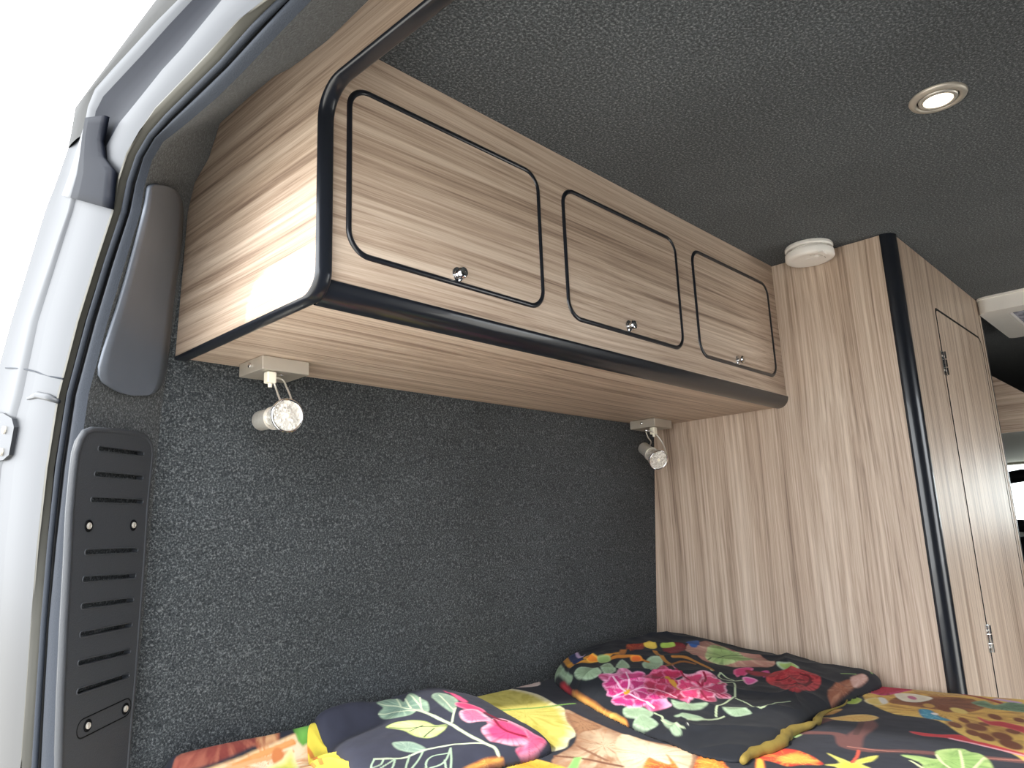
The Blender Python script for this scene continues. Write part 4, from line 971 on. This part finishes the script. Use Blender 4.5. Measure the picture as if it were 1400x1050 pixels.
for q in ([(460, 325), (600, 330), (740, 318), (850, 312)], [(600, 350), (690, 310)], [(700, 390), (770, 330)]): pp.line(c2(q), 0.0016, (74, 92, 66))
pp.poly(c2([(750, 110), (800, 85), (880, 105), (930, 140), (915, 190), (900, 225), (840, 190), (790, 150)]), (136, 160, 142), (166, 188, 164), (110, 134, 118), 0.5)
pp.line(c2([(915, 190), (900, 235), (890, 290)]), 0.0022, STM); pp.line(c2([(800, 100), (860, 160), (905, 205)]), 0.0015, STM)
pp.line(c2([(655, 205), (760, 245), (870, 295), (1000, 375), (1110, 430), (1180, 465), (1205, 510)]), 0.0035, STM)
pp.poly(c2([(490, 425), (600, 420), (680, 450), (715, 480), (640, 495), (540, 480), (495, 455)]), (128, 152, 138), (160, 182, 160), (180, 200, 178), 0.6)
pp.line(c2([(360, 540), (540, 535), (700, 480), (900, 440), (1110, 435)]), 0.0024, STM)
for q in ([(500, 540), (490, 580), (470, 620)], [(600, 515), (585, 560), (570, 610)], [(690, 490), (650, 560), (600, 620)], [(360, 540), (340, 580), (335, 620)], [(420, 545), (400, 580), (345, 600)], [(880, 465), (840, 560), (740, 600)], [(880, 465), (885, 540), (880, 620)], [(860, 500), (760, 520), (715, 560), (715, 620)], [(840, 550), (850, 620)], [(500, 540), (420, 590), (380, 620)]): pp.line(c2(q), 0.0018, (160, 182, 158))
PKR = (224, 74, 122)
pp.poly(c2([(830, 70), (900, 90), (960, 120), (1000, 150), (960, 150), (900, 110)]), (222, 90, 132), (190, 50, 90)); pp.poly(c2([(915, 155), (1000, 160), (1095, 195), (1115, 225), (1010, 205), (930, 180)]), (222, 66, 112), (240, 140, 170))
pp.poly(c2([(945, 215), (1000, 198), (1065, 205), (1120, 240), (1160, 275), (1060, 285), (1000, 292), (952, 260)]), (236, 116, 152), (250, 206, 220), (200, 40, 90), 0.5)
pp.poly(c2([(1090, 340), (1135, 300), (1130, 278), (1230, 262), (1320, 295), (1400, 335), (1450, 375), (1470, 420), (1400, 445), (1370, 450), (1290, 445), (1200, 425), (1140, 410)]), PKR, (248, 190, 208), (176, 20, 70), 0.6)
pp.line(c2([(1180, 270), (1230, 330), (1330, 370), (1440, 400)]), 0.003, (140, 20, 56)); pp.line(c2([(1110, 220), (1190, 262), (1260, 280)]), 0.0035, (120, 20, 48))
pp.poly([(716, 996), (730, 1004), (747, 1014), (736, 1029), (712, 1036), (706, 1026), (722, 1014)], (222, 96, 136), (236, 150, 180), (170, 20, 70), 0.7)
pp.poly(c2([(960, 610), (1100, 548), (1220, 536), (1240, 575), (1160, 590), (1050, 620)]), (204, 136, 66), (176, 96, 48), (236, 190, 100), 0.7)
V_, F_, C_ = close_mound(PO, np.stack([Xp.ravel(), Yp.ravel(), Zp.ravel()], 1), 640, 150, pp.c)
o = cloth_mesh('folded_pillow', V_, F_, C_, None, (0.78, 0.98, 0.93))
tag(o, 'charcoal pillow printed with pale leaves and pink petals, leaning on the carpeted wall', 'pillow')
LN = Mound([(0.672, 1.108), (0.695, 1.115), (0.72, 1.08), (0.72, 1.0), (0.70, 0.90), (0.63, 0.86), (0.582, 0.90), (0.612, 0.985), (0.640, 1.05)], (0.665, 1.0), lambda x, y: 0.006+0*x, lambda x, y: 0.004*ridge(x, y, 0.4, 70, 81)+0.003*(fbm(x*22, y*22, 83)-0.5), 3)
Xl, Yl = LN.verts(240, 60); Zl = LN.height(Xl, Yl)
lc = Print(Xl, Yl, (226, 206, 78), LN.height)
for q in ([(405, 1020), (425, 1030), (440, 1045)], [(415, 1040), (430, 1050)]): lc.line(q, 0.004, (206, 130, 60))
l_ = cloth_mesh('pillow_lining', np.stack([Xl.ravel(), Yl.ravel(), Zl.ravel()], 1)-np.array([0.78, 0.98, 0.93]), gridfaces(*Xl.shape, wrap=True), lc.c, o)
l_['label'] = 'crumpled yellow lining at the open end'

# ================================================================ CAB (only a sliver shows past the wardrobe)
hd = thing('driver_chair', (3.9, 0.62, 0.0), 'black cab seat back with headrest in front of the bright windscreen', 'chair')
G().box(3.86, 3.98, 0.40, 0.90, 0.45, 1.18).build('backrest', RUBBER, hd, bevel=0.05, seg=4)
G().box(3.62, 4.10, 0.40, 0.90, 0.32, 0.45).build('seat_cushion', RUBBER, hd, bevel=0.04, seg=3)
G().box(3.66, 4.06, 0.44, 0.86, 0.0, 0.32).build('seat_base', DARK, hd)
G().tube([(3.92, 0.46, 1.24), (3.92, 0.47, 1.36), (3.92, 0.52, 1.425), (3.92, 0.65, 1.44), (3.92, 0.78, 1.425), (3.92, 0.83, 1.36), (3.92, 0.84, 1.24), (3.92, 0.65, 1.22)], 0.028, 10, closed=True).build('headrest', RUBBER, hd, smooth=True)
for y_ in (0.57, 0.73): G().tube([(3.92, y_, 1.16), (3.92, y_, 1.225)], 0.008, 8).build('headrest_post', CHROME, hd, smooth=True)
